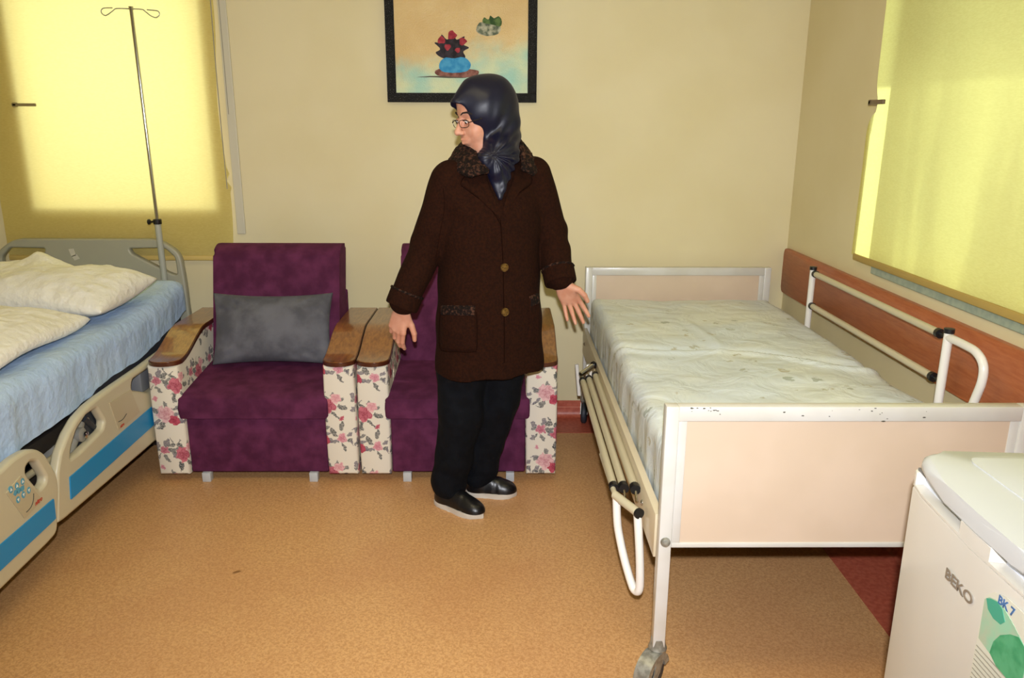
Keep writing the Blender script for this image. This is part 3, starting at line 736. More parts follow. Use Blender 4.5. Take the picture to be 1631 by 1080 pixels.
    bk.prism(rounded([(yf+.37, .42), (yf+.52, .42), (yf+.645, .90), (yf+.655, .952), (yf+.56, .962), (yf+.50, .93)], .03, 5), 'x', bx0, bx1, .016, 3)
    o = bk.build('backrest', PURPLE, root)
    MB().prism([(yf+.45, .30), (yf+.66, .30), (yf+.672, .72), (yf+.56, .62)], 'x', bx0+.004, bx1-.004, .006).build('back_frame', PURPLE, root)
    for lx in (xi0+.065, xi1-.065):
        for ly in (yf+.005, yf+.56):
            MB().box(lx-.018, lx+.018, ly, ly+.036, 0, .042, .002).build('leg', LEGP, root)
    return root
def cushion(x0, x1, y0, y1, zb, zf, zr, seed):
    n = 26; T = []; B = []
    for i in range(n+1):
        u = -1+2*i/n; rt = []; rb = []
        for j in range(n+1):
            v = -1+2*j/n
            us = math.copysign(1-(1-abs(u))**1.6, u); vs = math.copysign(1-(1-abs(v))**1.6, v)
            e = (1-abs(us)**16)**.5*(1-abs(vs)**16)**.5 if abs(us) < 1 and abs(vs) < 1 else 0
            x = (x0+x1)/2+us*(x1-x0)/2; y = (y0+y1)/2+vs*(y1-y0)/2
            zt = zf+(zr-zf)*(vs+1)/2; mid = (zt+zb)/2+.0
            w = .004*nz(x*4, y*4, seed*3.3)
            rt.append((x, y, mid+(zt-mid+w)*e)); rb.append((x, y, mid-(mid-zb)*e))
        T.append(rt); B.append(rb)
    return T, B
def soft(name, TB, m, parent=None, **kw):
    T, B = TB; a, b = len(T), len(T[0])
    V = [p for r in T for p in r]+[p for r in B for p in r]; F = []
    for i in range(a-1):
        for j in range(b-1):
            q = (i*b+j, (i+1)*b+j, (i+1)*b+j+1, i*b+j+1); F.append(q); F.append(tuple(a*b+k for k in reversed(q)))
    me = bpy.data.meshes.new(name); me.from_pydata([tuple(v) for v in V], [], F)
    bm = bmesh.new(); bm.from_mesh(me); bmesh.ops.remove_doubles(bm, verts=bm.verts[:], dist=1e-5); bmesh.ops.recalc_face_normals(bm, faces=bm.faces[:]); bm.to_mesh(me); bm.free()
    o = link(name, me, m, parent, False, **kw)
    for p in o.data.polygons: p.use_smooth = True
    return o
armchair('armchair', -1.495, -0.634, 3.125, 'purple velvet armchair with rose-print arms holding a grey cushion, beside the blue-sheeted bed', 1)
armchair('armchair', -0.622, 0.222, 3.125, 'purple velvet armchair with rose-print arms, standing empty behind the woman', 2.6)

# grey cushion leaning on the first armchair
def pillow_grid(o, ex, ey, en, w, h, t, seed, n=44, pinch=.10, wr=.010, sagf=None, kx=.55):
    """o centre, ex/ey unit axes, en normal"""
    T = []; B = []
    o, ex, ey, en = [Vector(v) for v in (o, ex, ey, en)]
    for i in range(n+1):
        u = -1+2*i/n; rt = []; rb = []
        for j in range(n+1):
            v = -1+2*j/n
            us = math.sin(u*PI/2)*.5+u*.5; vs = math.sin(v*PI/2)*.5+v*.5
            k = max(0, (1-us**2))**kx*max(0, (1-vs**2))**kx
            X = us*w/2*(1-pinch*(1-vs*vs)*abs(us)**2*.6); Y = vs*h/2*(1-pinch*(1-us*us)*abs(vs)**2)
            e = min(1, 6*(1-max(abs(us), abs(vs))))
            wv = wr*(nz(X*7, Y*7, seed)+.6*nz(X*16, Y*11, seed+5)+.35*nz(X*30, Y*24, seed+9))*e
            # creases running in from the corners
            c = sum(math.exp(-((abs(us)+abs(vs)-1.35)/.22)**2) for _ in (0,))*math.sin(math.atan2(abs(Y), abs(X))*26+seed)*.004*e
            base = o+ex*X+ey*Y
            s = sagf(X, Y) if sagf else Vector((0, 0, 0))
            rt.append(base+en*(t/2*k+wv+c)+s); rb.append(base-en*(t/2*k*.8+wv*.5)+s)
        T.append(rt); B.append(rb)
    return T, B
c0 = Vector((-1.060, 3.468, 0.603)); ey = Vector((-.015, .335, .94)).normalized(); ex = Vector((1, .02, 0)).normalized(); en = ex.cross(ey).normalized()
soft('throw_cushion', pillow_grid(c0, ex, ey, en, .545, .330, .16, 2.0, pinch=.10, wr=.011), GREYV, label='grey velvet throw cushion leaning against the backrest of the left armchair', cat='cushion')

# ------------------------------------------------------------------ right bed (cream enamel frame)
def cloth_box(name, x0, x1, y0, y1, zt, drop, r, m, parent=None, dens=0.02, amp=0.006, fold=0.008, seed=1.0, zfun=None, dropf=None, **kw):
    """cloth over a box: flat top, rounded edges, hanging skirts with folds"""
    D = r*PI/2+drop-r
    s_ = np.arange(x0+r-D, x1-r+D+dens, dens); t_ = np.arange(y0+r-D, y1-r+D+dens, dens); P = []
    def bend(o):
        sg = math.copysign(1, o); o = abs(o)
        if o < r*PI/2: return sg*r*math.sin(o/r), -r*(1-math.cos(o/r))
        return sg*r, -(r+(o-r*PI/2))
    for s in s_:
        row = []
        for t in t_:
            ox = s-(x1-r) if s > x1-r else (s-(x0+r) if s < x0+r else 0); oy = t-(y1-r) if t > y1-r else (t-(y0+r) if t < y0+r else 0)
            bx_, bz = bend(ox); by_, bz2 = bend(oy)
            X = min(max(s, x0+r), x1-r)+bx_; Y = min(max(t, y0+r), y1-r)+by_
            if ox and oy:
                h = math.hypot(bx_, by_)
                if h > r: X -= bx_*(1-r/h)*.7; Y -= by_*(1-r/h)*.7
            hang = -min(bz, bz2); hang = min(hang, drop if dropf is None else dropf(X, Y))
            Z = zt-hang+(zfun(X, Y) if zfun else 0)
            w = amp*(nz(X*2.2, Y*2.2, seed)+.5*nz(X*6, Y*6, seed+4)+.25*nz(X*13, Y*13, seed+8))
            k = min(1, hang/.08)
            f = fold*k*(nz(X*9+Y*9, seed*2, Z*1.5)+.6*nz((X+Y)*22, seed, Z*2.5))
            X += (math.copysign(1, ox) if ox else 0)*(f+.004*k); Y += (math.copysign(1, oy) if oy else 0)*(f+.004*k)
            row.append((X, Y, Z+w*(1-k)))
        P.append(row)
    return gridmesh(name, P, m, parent, **kw)
BX0, BX1, BYF, BYH = 0.404, 1.334, 1.830, 3.880
bed = empty('hospital_bed', ((BX0+BX1)/2, (BYF+BYH)/2, 0), label='cream metal hospital bed with peach end panels, beside the wooden guard board', cat='bed')
def bed_end(nm, y0, y1, zt, pz0, front):
    root = MB(); w = .034
    for x in (BX0, BX1-w): root.box(x, x+w, y0, y1, .125, zt-.0, .004)
    root.box(BX0+w-.002, BX1-w+.002, y0, y1, zt-.040, zt, .004)
    o = root.build(nm, CREAM_MET, bed)
    MB().box(BX0+w+.022, BX1-w-.022, (y0+y1)/2-.009, (y0+y1)/2+.006, pz0, zt-.040).build('panel', PANEL_B, o)
    for x in (BX0+w, BX1-w-.022): MB().box(x, x+.022, (y0+y1)/2-.012, (y0+y1)/2+.010, pz0, zt-.040, .002).build('panel_channel', CREAM_MET, o)
    MB().box(BX0+w, BX1-w, (y0+y1)/2-.013, (y0+y1)/2+.011, pz0-.004, pz0+.010, .002).build('panel_channel', CREAM_MET, o)
    return o
fb = bed_end('footboard', BYF, BYF+.035, .826, .435, True)
hb = bed_end('headboard', BYH-.035, BYH, .822, .45, False)
for x in (BX0+.017, BX1-.017):
    cp = MB(); cp.lathe((x, BYF+.002, .451), (x, BYF-.02, .451), [(0, .013), (.006, .013), (.010, .011), (.012, .006), (.013, 0)])
    cp.build('bolt_cap', STEEL, fb)
ch = MB()      # chipped enamel along the top of the footboard
rnd = random.Random(5)
for k in range(26):
    px = rnd.choice((rnd.uniform(1095, 1150), rnd.uniform(1240, 1480))); z = .826-abs(rnd.gauss(0, .008 if px < 1160 else .02)); z = max(z, .790); x = uy(px, 650, BYF)[0]
    s = rnd.uniform(.0008, .0026); ch.prism([(x+s*rnd.uniform(.8, 2.4)*math.cos(a), z-.002+s*.7*math.sin(a)) for a in np.linspace(0, 2*PI, 7)[:-1]], 'y', BYF-.0006, BYF+.001)
ch.build('enamel_chips', mat('chip_dark', '4A463E', .7), fb, False, kind='stuff')
# frame: long side boards, cross bars
for x, nm in ((.398, 'side_board'), (1.318, 'side_board')):
    MB().box(x, x+.022, BYF+.035, BYH-.04, .385, .512, .003).build(nm, mat('side_board_enamel', 'C9BCA0', .4, coat=.2), bed)
fr = MB().box(BX0+.05, BX0+.09, BYF+.06, BYH-.06, .40, .45, .003).box(BX1-.09, BX1-.05, BYF+.06, BYH-.06, .40, .45, .003)
for y in (2.0, 2.5, 3.0, 3.5, 3.8): fr.box(BX0+.02, BX1-.02, y, y+.04, .41, .45, .003)
fr.box(BX0+.03, BX1-.03, BYF+.05, BYH-.05, .452, .470)
fr.build('bed_base', DARKF, bed)
MB().lathe((.400, 2.05, .452), (.392, 2.05, .452), [(0, .009), (.004, .009), (.007, .004), (.008, 0)], 14).build('side_board_bolt', CHROME, bed)
MB().lathe((.400, 3.75, .452), (.392, 3.75, .452), [(0, .009), (.004, .009), (.007, .004), (.008, 0)], 14).build('side_board_bolt', CHROME, bed)
# casters
def caster(x, y, ang, m_wheel=RUBBER, hood=False):
    c = MB(); c.lathe((x, y, .150), (x, y, .105), [(0, .019), (.02, .022), (.03, .026), (.042, .022), (.045, .0)])
    d = Vector((math.cos(ang), math.sin(ang), 0)); nrm = Vector((-d.y, d.x, 0)); wc = Vector((x, y, .055))+d*.028
    for s in (-1, 1):
        a = [Vector((x, y, .112))-d*.02, Vector((x, y, .112))+d*.03, wc+d*.022, wc-Vector((0, 0, .014)), wc-d*.016]
        vs = [c.bm.verts.new(p+nrm*s*.019) for p in a]; vs2 = [c.bm.verts.new(p+nrm*s*.0165) for p in a]
        c.bm.faces.new(vs); c.bm.faces.new(list(reversed(vs2)))
        for i in range(5): c.bm.faces.new((vs[i], vs2[i], vs2[(i+1) % 5], vs[(i+1) % 5]))
    if hood:
        pts = [wc+d*(.062*math.cos(a))+Vector((0, 0, .062*math.sin(a))) for a in np.linspace(-.35, PI*.93, 14)]+[wc+d*(.040*math.cos(a))+Vector((0, 0, .045*math.sin(a))) for a in np.linspace(PI*.93, -.35, 10)]
        A_ = [c.bm.verts.new(p+nrm*.022) for p in pts]; B_ = [c.bm.verts.new(p-nrm*.022) for p in pts]
        c.bm.faces.new(A_); c.bm.faces.new(list(reversed(B_)))
        for i in range(len(pts)): c.bm.faces.new((A_[i], B_[i], B_[(i+1) % len(pts)], A_[(i+1) % len(pts)]))
    o = c.build('caster', STEEL, bed)
    w = MB(); prof = [(-.014, .030), (-.0145, .046), (-.011, .052), (-.005, .055), (.005, .055), (.011, .052), (.0145, .046), (.014, .030), (.013, .008), (.018, .007)]
    w.lathe(wc, wc+nrm, [(t, r) for t, r in prof], 28); w.build('wheel', m_wheel, o)
caster(BX0+.017, BYF+.017, -PI*.72, hood=True); caster(BX1-.017, BYF+.017, PI*.6)
caster(BX0+.017, BYH-.017, -PI*.56); caster(BX1-.017, BYH-.017, -PI*.4)
# raised side rail by the wall
rr = empty('side_rail', (0, 0, 0)); rr.parent = bed; rr.matrix_parent_inverse = Matrix.Translation(-Vector(bed.location))
def part(name, mb, m, parent, **kw):
    o = mb.build(name, m, None, **kw); o.parent = parent; o.matrix_parent_inverse = Matrix.Identity(4); return o
XRL = 1.350
part('rail_post', MB().tube([(XRL, 3.366, .46), (XRL, 3.366, .900)], .0135, 16), TUBE_W, rr)
part('rail_post', MB().tube([(XRL, 2.283, .46), (XRL, 2.283, .900)], .0135, 16)
     .tube([(XRL, 2.283, .885), (XRL, 2.20, .885), (XRL, 2.135, .880), (XRL, 2.095, .855), (XRL, 2.088, .81), (XRL, 2.105, .75), (XRL, 2.135, .66), (XRL, 2.15, .58)], .0125, 16, smooth=6), TUBE_W, rr)
part('rail_bar', MB().tube([(XRL, 3.335, .884), (XRL, 2.335, .884)], .0125, 14), TUBE_C, rr)
part('rail_bar', MB().tube([(XRL, 3.335, .742), (XRL, 2.335, .742)], .0125, 14), TUBE_C, rr)
part('rail_bar', MB().tube([(XRL, 3.335, .60), (XRL, 2.335, .60)], .0125, 14), TUBE_C, rr)
for z in (.884, .742, .60):
    for y, d in ((3.34, 1), (2.33, -1)):
        part('rail_joint', MB().tube([(XRL, y-.012*d, z), (XRL, y+.004*d, z)], .0155, 14).tube([(XRL, y, z), (XRL, y+.03*d, z)], .0065, 10), BLACKP, rr)
for y in (3.366, 2.283): part('rail_cap', MB().tube([(XRL, y, .898), (XRL, y, .912)], .0155, 16), BLACKP, rr)
# lowered rail on the near side: bars folded together, loop hanging down
rl = empty('side_rail', (0, 0, 0)); rl.parent = bed; rl.matrix_parent_inverse = Matrix.Translation(-Vector(bed.location))
for (x, z, y0, y1) in ((.331, .447, 3.175, 2.16), (.357, .457, 3.175, 2.14), (.384, .473, 3.175, 2.10)):
    part('rail_bar', MB().tube([(x+.004, y0, z), (x, y1, z)], .0128, 14), TUBE_C, rl)
for (x, z, y0, y1) in ((.331, .447, 3.175, 2.16), (.357, .457, 3.175, 2.14), (.384, .473, 3.175, 2.10)):
    part('rail_cap', MB().tube([(x, y1+.012, z), (x, y1-.012, z)], .0155, 14), BLACKP, rl); part('rail_cap', MB().tube([(x+.004, y0-.008, z), (x+.004, y0+.012, z)], .0155, 14), BLACKP, rl)
    part('rail_pin', MB().tube([(x, y1-.004, z), (x+.002, y1-.032, z-.028)], .0042, 8), CHROME, rl); part('rail_pin', MB().tube([(x+.004, y0, z), (x+.004, y0+.03, z+.02)], .0042, 8), CHROME, rl)
A = Vector((.327, 2.105, .448)); B = Vector((.377, 1.995, .448))
part('rail_cap', MB().tube([B, B+(B-A).normalized()*.008], .0155, 16), BLACKP, rl)
H2 = Vector((.385, 3.245, .497)); H1 = Vector((.327, 3.20, .470))
part('rail_cap', MB().tube([H2, H2+(H2-H1).normalized()*.010], .0165, 16), BLACKP, rl)
part('rail_pin', MB().tube([H1, H2], .0115, 12), CHROME, rl)
part('rail_arm', MB().tube([(.325, 2.42, .440), A], .0085, 12).tube([A, B], .0130, 14), TUBE_C, rl)
part('rail_loop', MB().tube([A+Vector((.003, -.005, 0)), (.333, 2.085, .38), (.338, 2.075, .34), (.352, 2.045, .275), (.370, 2.012, .215), (.379, 1.998, .198), (.388, 1.985, .205), (.390, 1.982, .24), (.385, 1.985, .33), B+Vector((-.001, .006, 0))], .0120, 16, smooth=6), TUBE_W, rl)
part('rail_bracket', MB().box(.372, .400, 3.40, 3.425, .29, .45, .003).tube([(.33, 3.415, .45), (.345, 3.415, .30)], .009, 10), TUBE_W, rl)
# mattress in its printed cover
def zf(X, Y):
    r = 0
    # long crease across the cover and a dip
    d = (Y-(2.78-.32*(X-.9)+.05*math.sin(X*9)))
    r += .012*math.exp(-(d/.025)**2)-.010*math.exp(-((d-.055)/.035)**2)
    d2 = (X-(.80+.05*math.sin(Y*7)+.15*(Y-3.0))); r += .008*math.exp(-(d2/.02)**2)*math.exp(-((Y-3.1)/.35)**2)
    return r
cloth_box('mattress', .431, 1.325, BYF+.055, BYH-.06, .676, .205, .045, COVER, None, dens=.0135, amp=.013, fold=.007, seed=5.2, zfun=zf,
          label='mattress in a pale printed leaf-patterned cover on the cream metal bed', cat='mattress')
MB().box(.448, 1.312, BYF+.07, BYH-.075, .474, .640, .03, 3).build('mattress_core', mat('blue_ticking', 'A9BFDD', .8), bpy.data.objects['mattress'])

# ------------------------------------------------------------------ left bed (electric, grey-ivory plastic, blue sheet)
bed2 = empty('electric_hospital_bed', (-2.03, 2.8, 0), label='electric hospital bed with grey headboard, ivory side panels and blue inlays, under a blue sheet', cat='bed')
YH = 3.84
def q2(px, py, y=YH): q = uy(px, py, y); return (q[0], q[2])
out = [q2(33, 381), q2(254, 380), q2(289, 402), q2(298, 452)]
x_c = -2.044
outl = [(2*x_c-x, z) for x, z in (out[3], out[2])]+[(2*x_c-out[1][0], out[1][1])]+[out[1], out[2], out[3]]
outl = outl+[(out[3][0]+.004, .50), (2*x_c-out[3][0]-.004, .50)]
holeR = [q2(208, 395), q2(264, 394), q2(281, 409), q2(285, 438), q2(272, 434), q2(212, 403)]
holeL = [(2*x_c-x, z) for x, z in reversed(holeR)]
hb2 = flat_shape('headboard', [rounded(outl, .045, 6), rounded(holeR, .018, 5), rounded(holeL, .018, 5)], lambda a, b, t: (a, YH+t, b), GREYPL, .04, .009, bed2)
def tape(pts): MB().prism([q2(*p, YH-.021) for p in pts], 'y', YH-.0215, YH-.019).build('tape_strip', mat('white_tape', 'C4BFAE', .7), hb2, False, label='white tape strip')
tape([(109, 397), (117, 396), (121, 407), (114, 409)]); tape([(114, 408), (122, 405), (127, 412), (119, 415)])
XS = -1.507
def q1(px, py, x=XS): q = ux(px, py, x); return (q[1], q[2])
side = lambda x: (lambda a, b, t: (x+t, a, b))
# near rail
o1 = [q1(91.8, 756), q1(94.5, 776), q1(92.6, 848), q1(79, 864)]; yA = 1.52
up = [q1(0, 752), q1(23, 729), q1(46, 716), q1(60, 715), q1(73, 723)]
o1 = up+o1+[(yA+.08, .135), (yA-.02, .20), (yA-.02, .33), (yA+.12, .51)]
h1 = [q1(42, 744), q1(49, 735), q1(59, 735), q1(74, 760), q1(73, 769), q1(63, 781), q1(42, 755)]
mid = (up[0][0]+yA)/2
h1b = [(2.085-.00, .37), (2.085, .44), (2.04, .47), (1.80, .47), (1.68, .37)]
sr1 = flat_shape('side_panel', [rounded(o1, .03, 5), rounded(h1, .012, 4), rounded(h1b, .03, 4)], side(XS-.018), IVORY, .036, .011, bed2)
def inlay(pts, nm, m, parent, x=XS+.001, r=.004, d=.003, **kw): return MB().prism(rounded([q1(*p) for p in pts], r, 3), 'x', x-.006, x+d, .0008, 1).build(nm, m, parent, False, **kw)
inlay([(-30, 893), (84.5, 794), (88, 826), (-27, 934)], 'inlay', BLUEP, sr1)
inlay([(9, 785), (32, 757), (67, 796), (38, 826)], 'control_film', IVORY2, sr1, d=.0025)
# control buttons, arrows and marks
ctr = [(15.5, 780), (25, 774), (34, 767), (27, 796), (35.5, 788), (44, 781)]
for i, p in enumerate(ctr):
    y, z = q1(*p); cb = MB().prism([(y+.0095*math.cos(a), z+.011*math.sin(a)) for a in np.linspace(0, 2*PI, 17)[:-1]], 'x', XS+.001, XS+.0042).build('control_button', paint('button_blue', '5C9BB5'), sr1, False)
    s = 1 if i < 3 else -1
    MB().prism([(y-.005, z-.004*s), (y+.005, z-.004*s), (y, z+.006*s)], 'x', XS+.003, XS+.0052).build('arrow_mark', paint('button_white', 'E4E4DC'), sr1, False)
mk = MB(); 
for k in range(3):
    y, z = q1(23+k*5.5, 785-k*3.4); mk.prism([(y-.012, z), (y-.004, z+.010), (y+.010, z+.007), (y+.008, z-.006), (y-.004, z-.009)], 'x', XS+.001, XS+.0040)
mk.build('bed_symbol', paint('button_blue', '5C9BB5'), sr1, False)
mk = MB().tube([(XS+.0045, *q1(40, 816)), (XS+.0045, *q1(47, 808)), (XS+.0045, *q1(51, 797)), (XS+.0045, *q1(51.5, 786))], .0012, 5, smooth=5)
mk.build('curved_mark', paint('mark_dark', '4A4A48'), sr1)
o_ = q1(54, 806); d_ = Vector((q1(63, 798)[0]-o_[0], q1(63, 798)[1]-o_[1])); 
text('brand_lettering', 'nitro', .020, lambda a, b, t: (XS+.0045+t, o_[0]+a, o_[1]+b+a*.05), paint('red_ink', 'B4402F'), sr1, .0004, .3)
# far rail
lo = [q1(91.7, 835), q1(104, 827)]
o2 = [q1(92, 753), q1(97, 722), q1(110, 689), q1(124, 665), q1(141, 646), q1(158, 632), q1(187, 611.5), q1(228, 583)]
o2 = o2+[(3.50, .545), (3.56, .48), (3.56, .22), (3.50, .175)]+[lo[1], lo[0]]
o2[0] = (o2[0][0], o2[0][1], .01)
h2 = [q1(112, 732), q1(114, 712), q1(123, 684), q1(138, 661), q1(154, 650), q1(167, 671), q1(164, 684), q1(128, 720)]
h3 = [q1(209.5, 621), q1(211, 605), q1(236, 588), (3.36, .50), (3.40, .46), (3.36, .405), q1(240, 603)[0:2] if False else (3.15, .405)]
sr2 = flat_shape('side_panel', [rounded(o2, .015, 4), rounded(h2, .010, 4), rounded(h3, .02, 4)], side(XS-.018), IVORY, .036, .011, bed2)
q_ = q1(238, 648); q__ = q1(240, 676)
MB().prism(rounded([q1(110, 760), (3.50, .35), (3.50, .265), q1(112, 796)], .004, 3), 'x', XS-.005, XS+.004, .0008, 1).build('inlay', BLUEP, sr2, False)
inlay([(173, 642), (207, 621), (222, 657), (188, 685)], 'label_film', IVORY2, sr2, d=.0025)
MB().tube([(XS+.004, *q1(187, 672)), (XS+.004, *q1(194, 668)), (XS+.004, *q1(200, 659))], .0016, 5, smooth=5).build('curved_mark', paint('mark_dark', '4A4A48'), sr2)
o_2 = q1(190, 682)
text('brand_lettering', 'nitro', .016, lambda a, b, t: (XS+.0045+t, o_2[0]+a, o_2[1]+b+a*.05), paint('red_ink', 'B4402F'), sr2, .0004, .3)
# bed frame, lifting gear and far-side panel
fr = MB().box(-2.46, -1.60, 0.95, 3.80, .395, .455, .008)
for x in (-1.66, -2.40): fr.box(x-.03, x+.03, .95, 3.80, .26, .32, .004)
for y in (1.2, 2.0, 2.9, 3.6): fr.box(-2.42, -1.64, y, y+.05, .25, .31, .004)
fr.build('bed_base', DARKF, bed2)
MB().tube([(-1.585, 1.0, .372), (-1.585, 3.7, .372)], .012, 10).build('side_tube', mat('cream_rail_tube', 'B5AB8C', .4), bed2)
gear = MB().box(-1.64, -1.58, 2.58, 2.62, .25, .40, .006).tube([(-1.56, 2.55, .33), (-1.56, 2.68, .43), (-1.57, 2.74, .47)], .020, 12).lathe((-1.56, 2.655, .415), (-1.52, 2.655, .415), [(0, .026), (.03, .026), (.034, .018), (.035, 0)], 20).box(-1.59, -1.55, 2.50, 2.60, .27, .32, .008)
gear.build('lifting_arm', GREYF, bed2)
MB().box(-1.60, -1.545, 2.70, 2.82, .30, .50, .015).tube([(-1.545, 2.70, .46), (-1.545, 2.80, .36)], .012, 10).build('actuator', RUBBER, bed2)
MB().lathe((-1.55, 2.72, .445), (-1.535, 2.72, .445), [(0, .012), (.010, .012), (.013, .006), (.014, 0)], 14).build('pivot_bolt', CHROME, bed2)
MB().lathe((-1.52, 2.655, .415), (-1.512, 2.655, .415), [(0, .012), (.006, .012), (.009, .004), (.01, 0)], 14).build('pivot_bolt', CHROME, bed2)
MB().box(-2.40, -1.70, 1.3, 3.5, .10, .20, .02).build('base_cover', GREYF, bed2)
MB().box(-1.60, -1.535, 3.15, 3.26, .40, .50, .01).build('rail_latch', mat('latch_grey', '7A7C80', .4), bed2)
for x in (-2.36, -1.68):
    for y in (1.3, 3.55):
        MB().lathe((x-.02, y, .06), (x+.02, y, .06), [(0, .05), (.005, .06), (.035, .06), (.04, .05)], 24).tube([(x, y, .08), (x, y, .26)], .018, 10).build('caster', RUBBER, bed2)
# mattress and blue sheet
MB().box(-2.49, -1.580, 1.0, 3.755, .46, .698, .05, 4).build('mattress', mat('mattress_ticking', '3A3B42', .8), label='dark mattress beneath the blue sheet of the left bed', cat='mattress')
def top_z(X, Y):
    # the head section is a little raised
    t = min(max((Y-3.15)/.6, 0), 1); return .045*t*t*(3-2*t)+.018*math.exp(-((Y-3.72)/.06)**2)*(1 if X > -2.0 else .3)
def drp(X, Y):
    return float(np.interp(Y, [1.0, 2.2, 2.8, 2.85, 3.2, 3.75], [.25, .228, .198, .182, .172, .150]))+.007*nz(Y*9, 3.3)
cloth_box('bed_sheet', -2.505, -1.560, .98, 3.772, .712, .26, .055, BLUESH, None, dens=.0155, amp=.011, fold=.009, seed=9.7, zfun=top_z, dropf=drp,
          label='crumpled light blue sheet hanging over the side of the left bed', cat='sheet')
# pillow at the head
def sg(X, Y): return Vector((0, 0, .050*math.exp(-((X+.13)/.07)**2-((Y-.17)/.08)**2)-.012*math.exp(-((X-.02)/.07)**2-((Y-.15)/.1)**2)))
soft('pillow', pillow_grid((-1.955, 3.300, .815), Vector((1, -.10, -.03)).normalized(), Vector((.10, .98, .12)).normalized(), Vector((.03, -.12, .98)).normalized(), .74, .44, .215, 6.3, n=64, pinch=.05, wr=.016, sagf=sg, kx=.42), PILLOWM,
     label='plump cream pillow at the head of the blue-sheeted bed', cat='pillow')
# folded white duvet lying across the near part
def sg2(X, Y): return Vector((0, 0, .010*math.sin(Y*9+X*5)-.03*max(0, X-.22)/.15))
T_ = pillow_grid((-2.015, 2.590, .785), Vector((.995, .06, 0)).normalized(), Vector((-.06, .995, 0)).normalized(), Vector((0, 0, 1)), .77, .88, .115, 3.9, n=64, pinch=.02, wr=.016, sagf=sg2, kx=.27)
soft('duvet', T_, WHITESH, label='folded white duvet lying across the blue sheet nearest the camera', cat='duvet')
# infusion pole at the head
ip = empty('infusion_pole', (-1.68, 3.79, .60), label='tall chrome infusion pole with two hooks rising from the head of the left bed', cat='infusion pole')
XP, YP = -1.677, 3.802
MB().tube([(XP+.003, YP, .60), (XP, YP, 1.045)], .0150, 18).build('lower_tube', POLEG, ip)
MB().tube([(XP, YP, 1.03), (XP-.008, YP, 2.012)], .0085, 14).tube([(XP-.008, YP, 2.0), (XP-.008, YP, 2.014)], .011, 12).build('upper_tube', CHROME, ip)
MB().lathe((XP, YP, 1.038), (XP, YP, 1.062), [(0, .0185), (.003, .0195), (.021, .0195), (.024, .017)], 20).tube([(XP-.018, YP-.004, 1.050), (XP-.034, YP-.006, 1.049)], .005, 8).lathe((XP-.030, YP-.006, 1.049), (XP-.046, YP-.008, 1.049), [(0, .010), (.006, .014), (.012, .013), (.016, .006)], 12).build('clamp_knob', BLACKP, ip)
def hk(pts): return [tuple(uy(*p, YP)) for p in pts]
MB().tube(hk([(205, 14), (186, 13.5), (180, 17), (172, 23), (167, 24.5), (162, 21), (161.5, 16), (166, 12.8), (179, 12.5)]), .0023, 8, smooth=6).tube(hk([(209, 14), (226, 15), (231, 18), (240, 25), (248, 28), (253, 25), (253.5, 20), (249, 17), (234, 15.5)]), .0023, 8, smooth=6).build('hook_wire', STEEL, ip)

# ------------------------------------------------------------------ small fridge
fg = empty('mini_fridge', (1.06, 1.22, 0), label='small white fridge with a green leaf label at the foot of the cream bed', cat='fridge')
FZ = .90; ang = math.radians(-2.4)
FR = Matrix.Rotation(ang, 3, 'Z'); FP = Vector((.785, 1.40, 0))
def frt(o):
    for v in o.data.vertices: v.co = FP+FR@(v.co-FP)
    o.data.update(); return o
x0, x1, y0, y1 = .785, 1.33, .885, 1.388
frt(MB().box(x0+.055, x1, y0+.005, y1-.005, .03, FZ-.045, .01).build('body', FR_W, fg))
dp = [(y0, x0+.052), (y0, x0+.020), (y0+.012, x0+.006), (y0+.06, x0-.002), ((y0+y1)/2, x0-.010), (y1-.06, x0-.002), (y1-.012, x0+.006), (y1, x0+.020), (y1, x0+.052)]
door_poly = [(x, y) for y, x in dp]
def trimz(z0, z1, sc=0.0, bev=.004): return MB().prism([(x+(sc if x < x0+.04 else 0), y) for x, y in door_poly], 'z', z0, z1, bev)
dr = frt(trimz(.035, .832).build('door', FR_W, fg))
# door top with two grip recesses
dys = [y for y, x in dp]; dxs = [x for y, x in dp]
def xf(y): return float(np.interp(y, dys, dxs))
frt(trimz(.833, .8385, .0, .0015).build('door_lip', FR_W, dr))
def seg(ya, yb, sl=.010):
    ys_ = np.linspace(ya, yb, 8); return frt(MB().prism([(xf(y), y) for y in ys_]+[(x0+.045, yb+sl), (x0+.045, ya-sl)], 'z', .838, .8635, .0012, 1).build('door_grip_block', FR_W, dr))
seg(1.366, y1-.001, .0); seg(1.090, 1.180); seg(y0+.001, y0+.022, .0)
frt(MB().prism([(x0+.022, y0+.005), (x0+.016, (y0+y1)/2), (x0+.022, y1-.005), (x0+.05, y1-.005), (x0+.05, y0+.005)], 'z', .8385, .8635).build('grip_recess', mat('recess_white', 'D4D8E4', .25, coat=.4), dr))
frt(MB().box(x0+.012, x0+.06, y0+.01, y1-.01, .863, .869).build('door_gap', FR_DARK, fg))
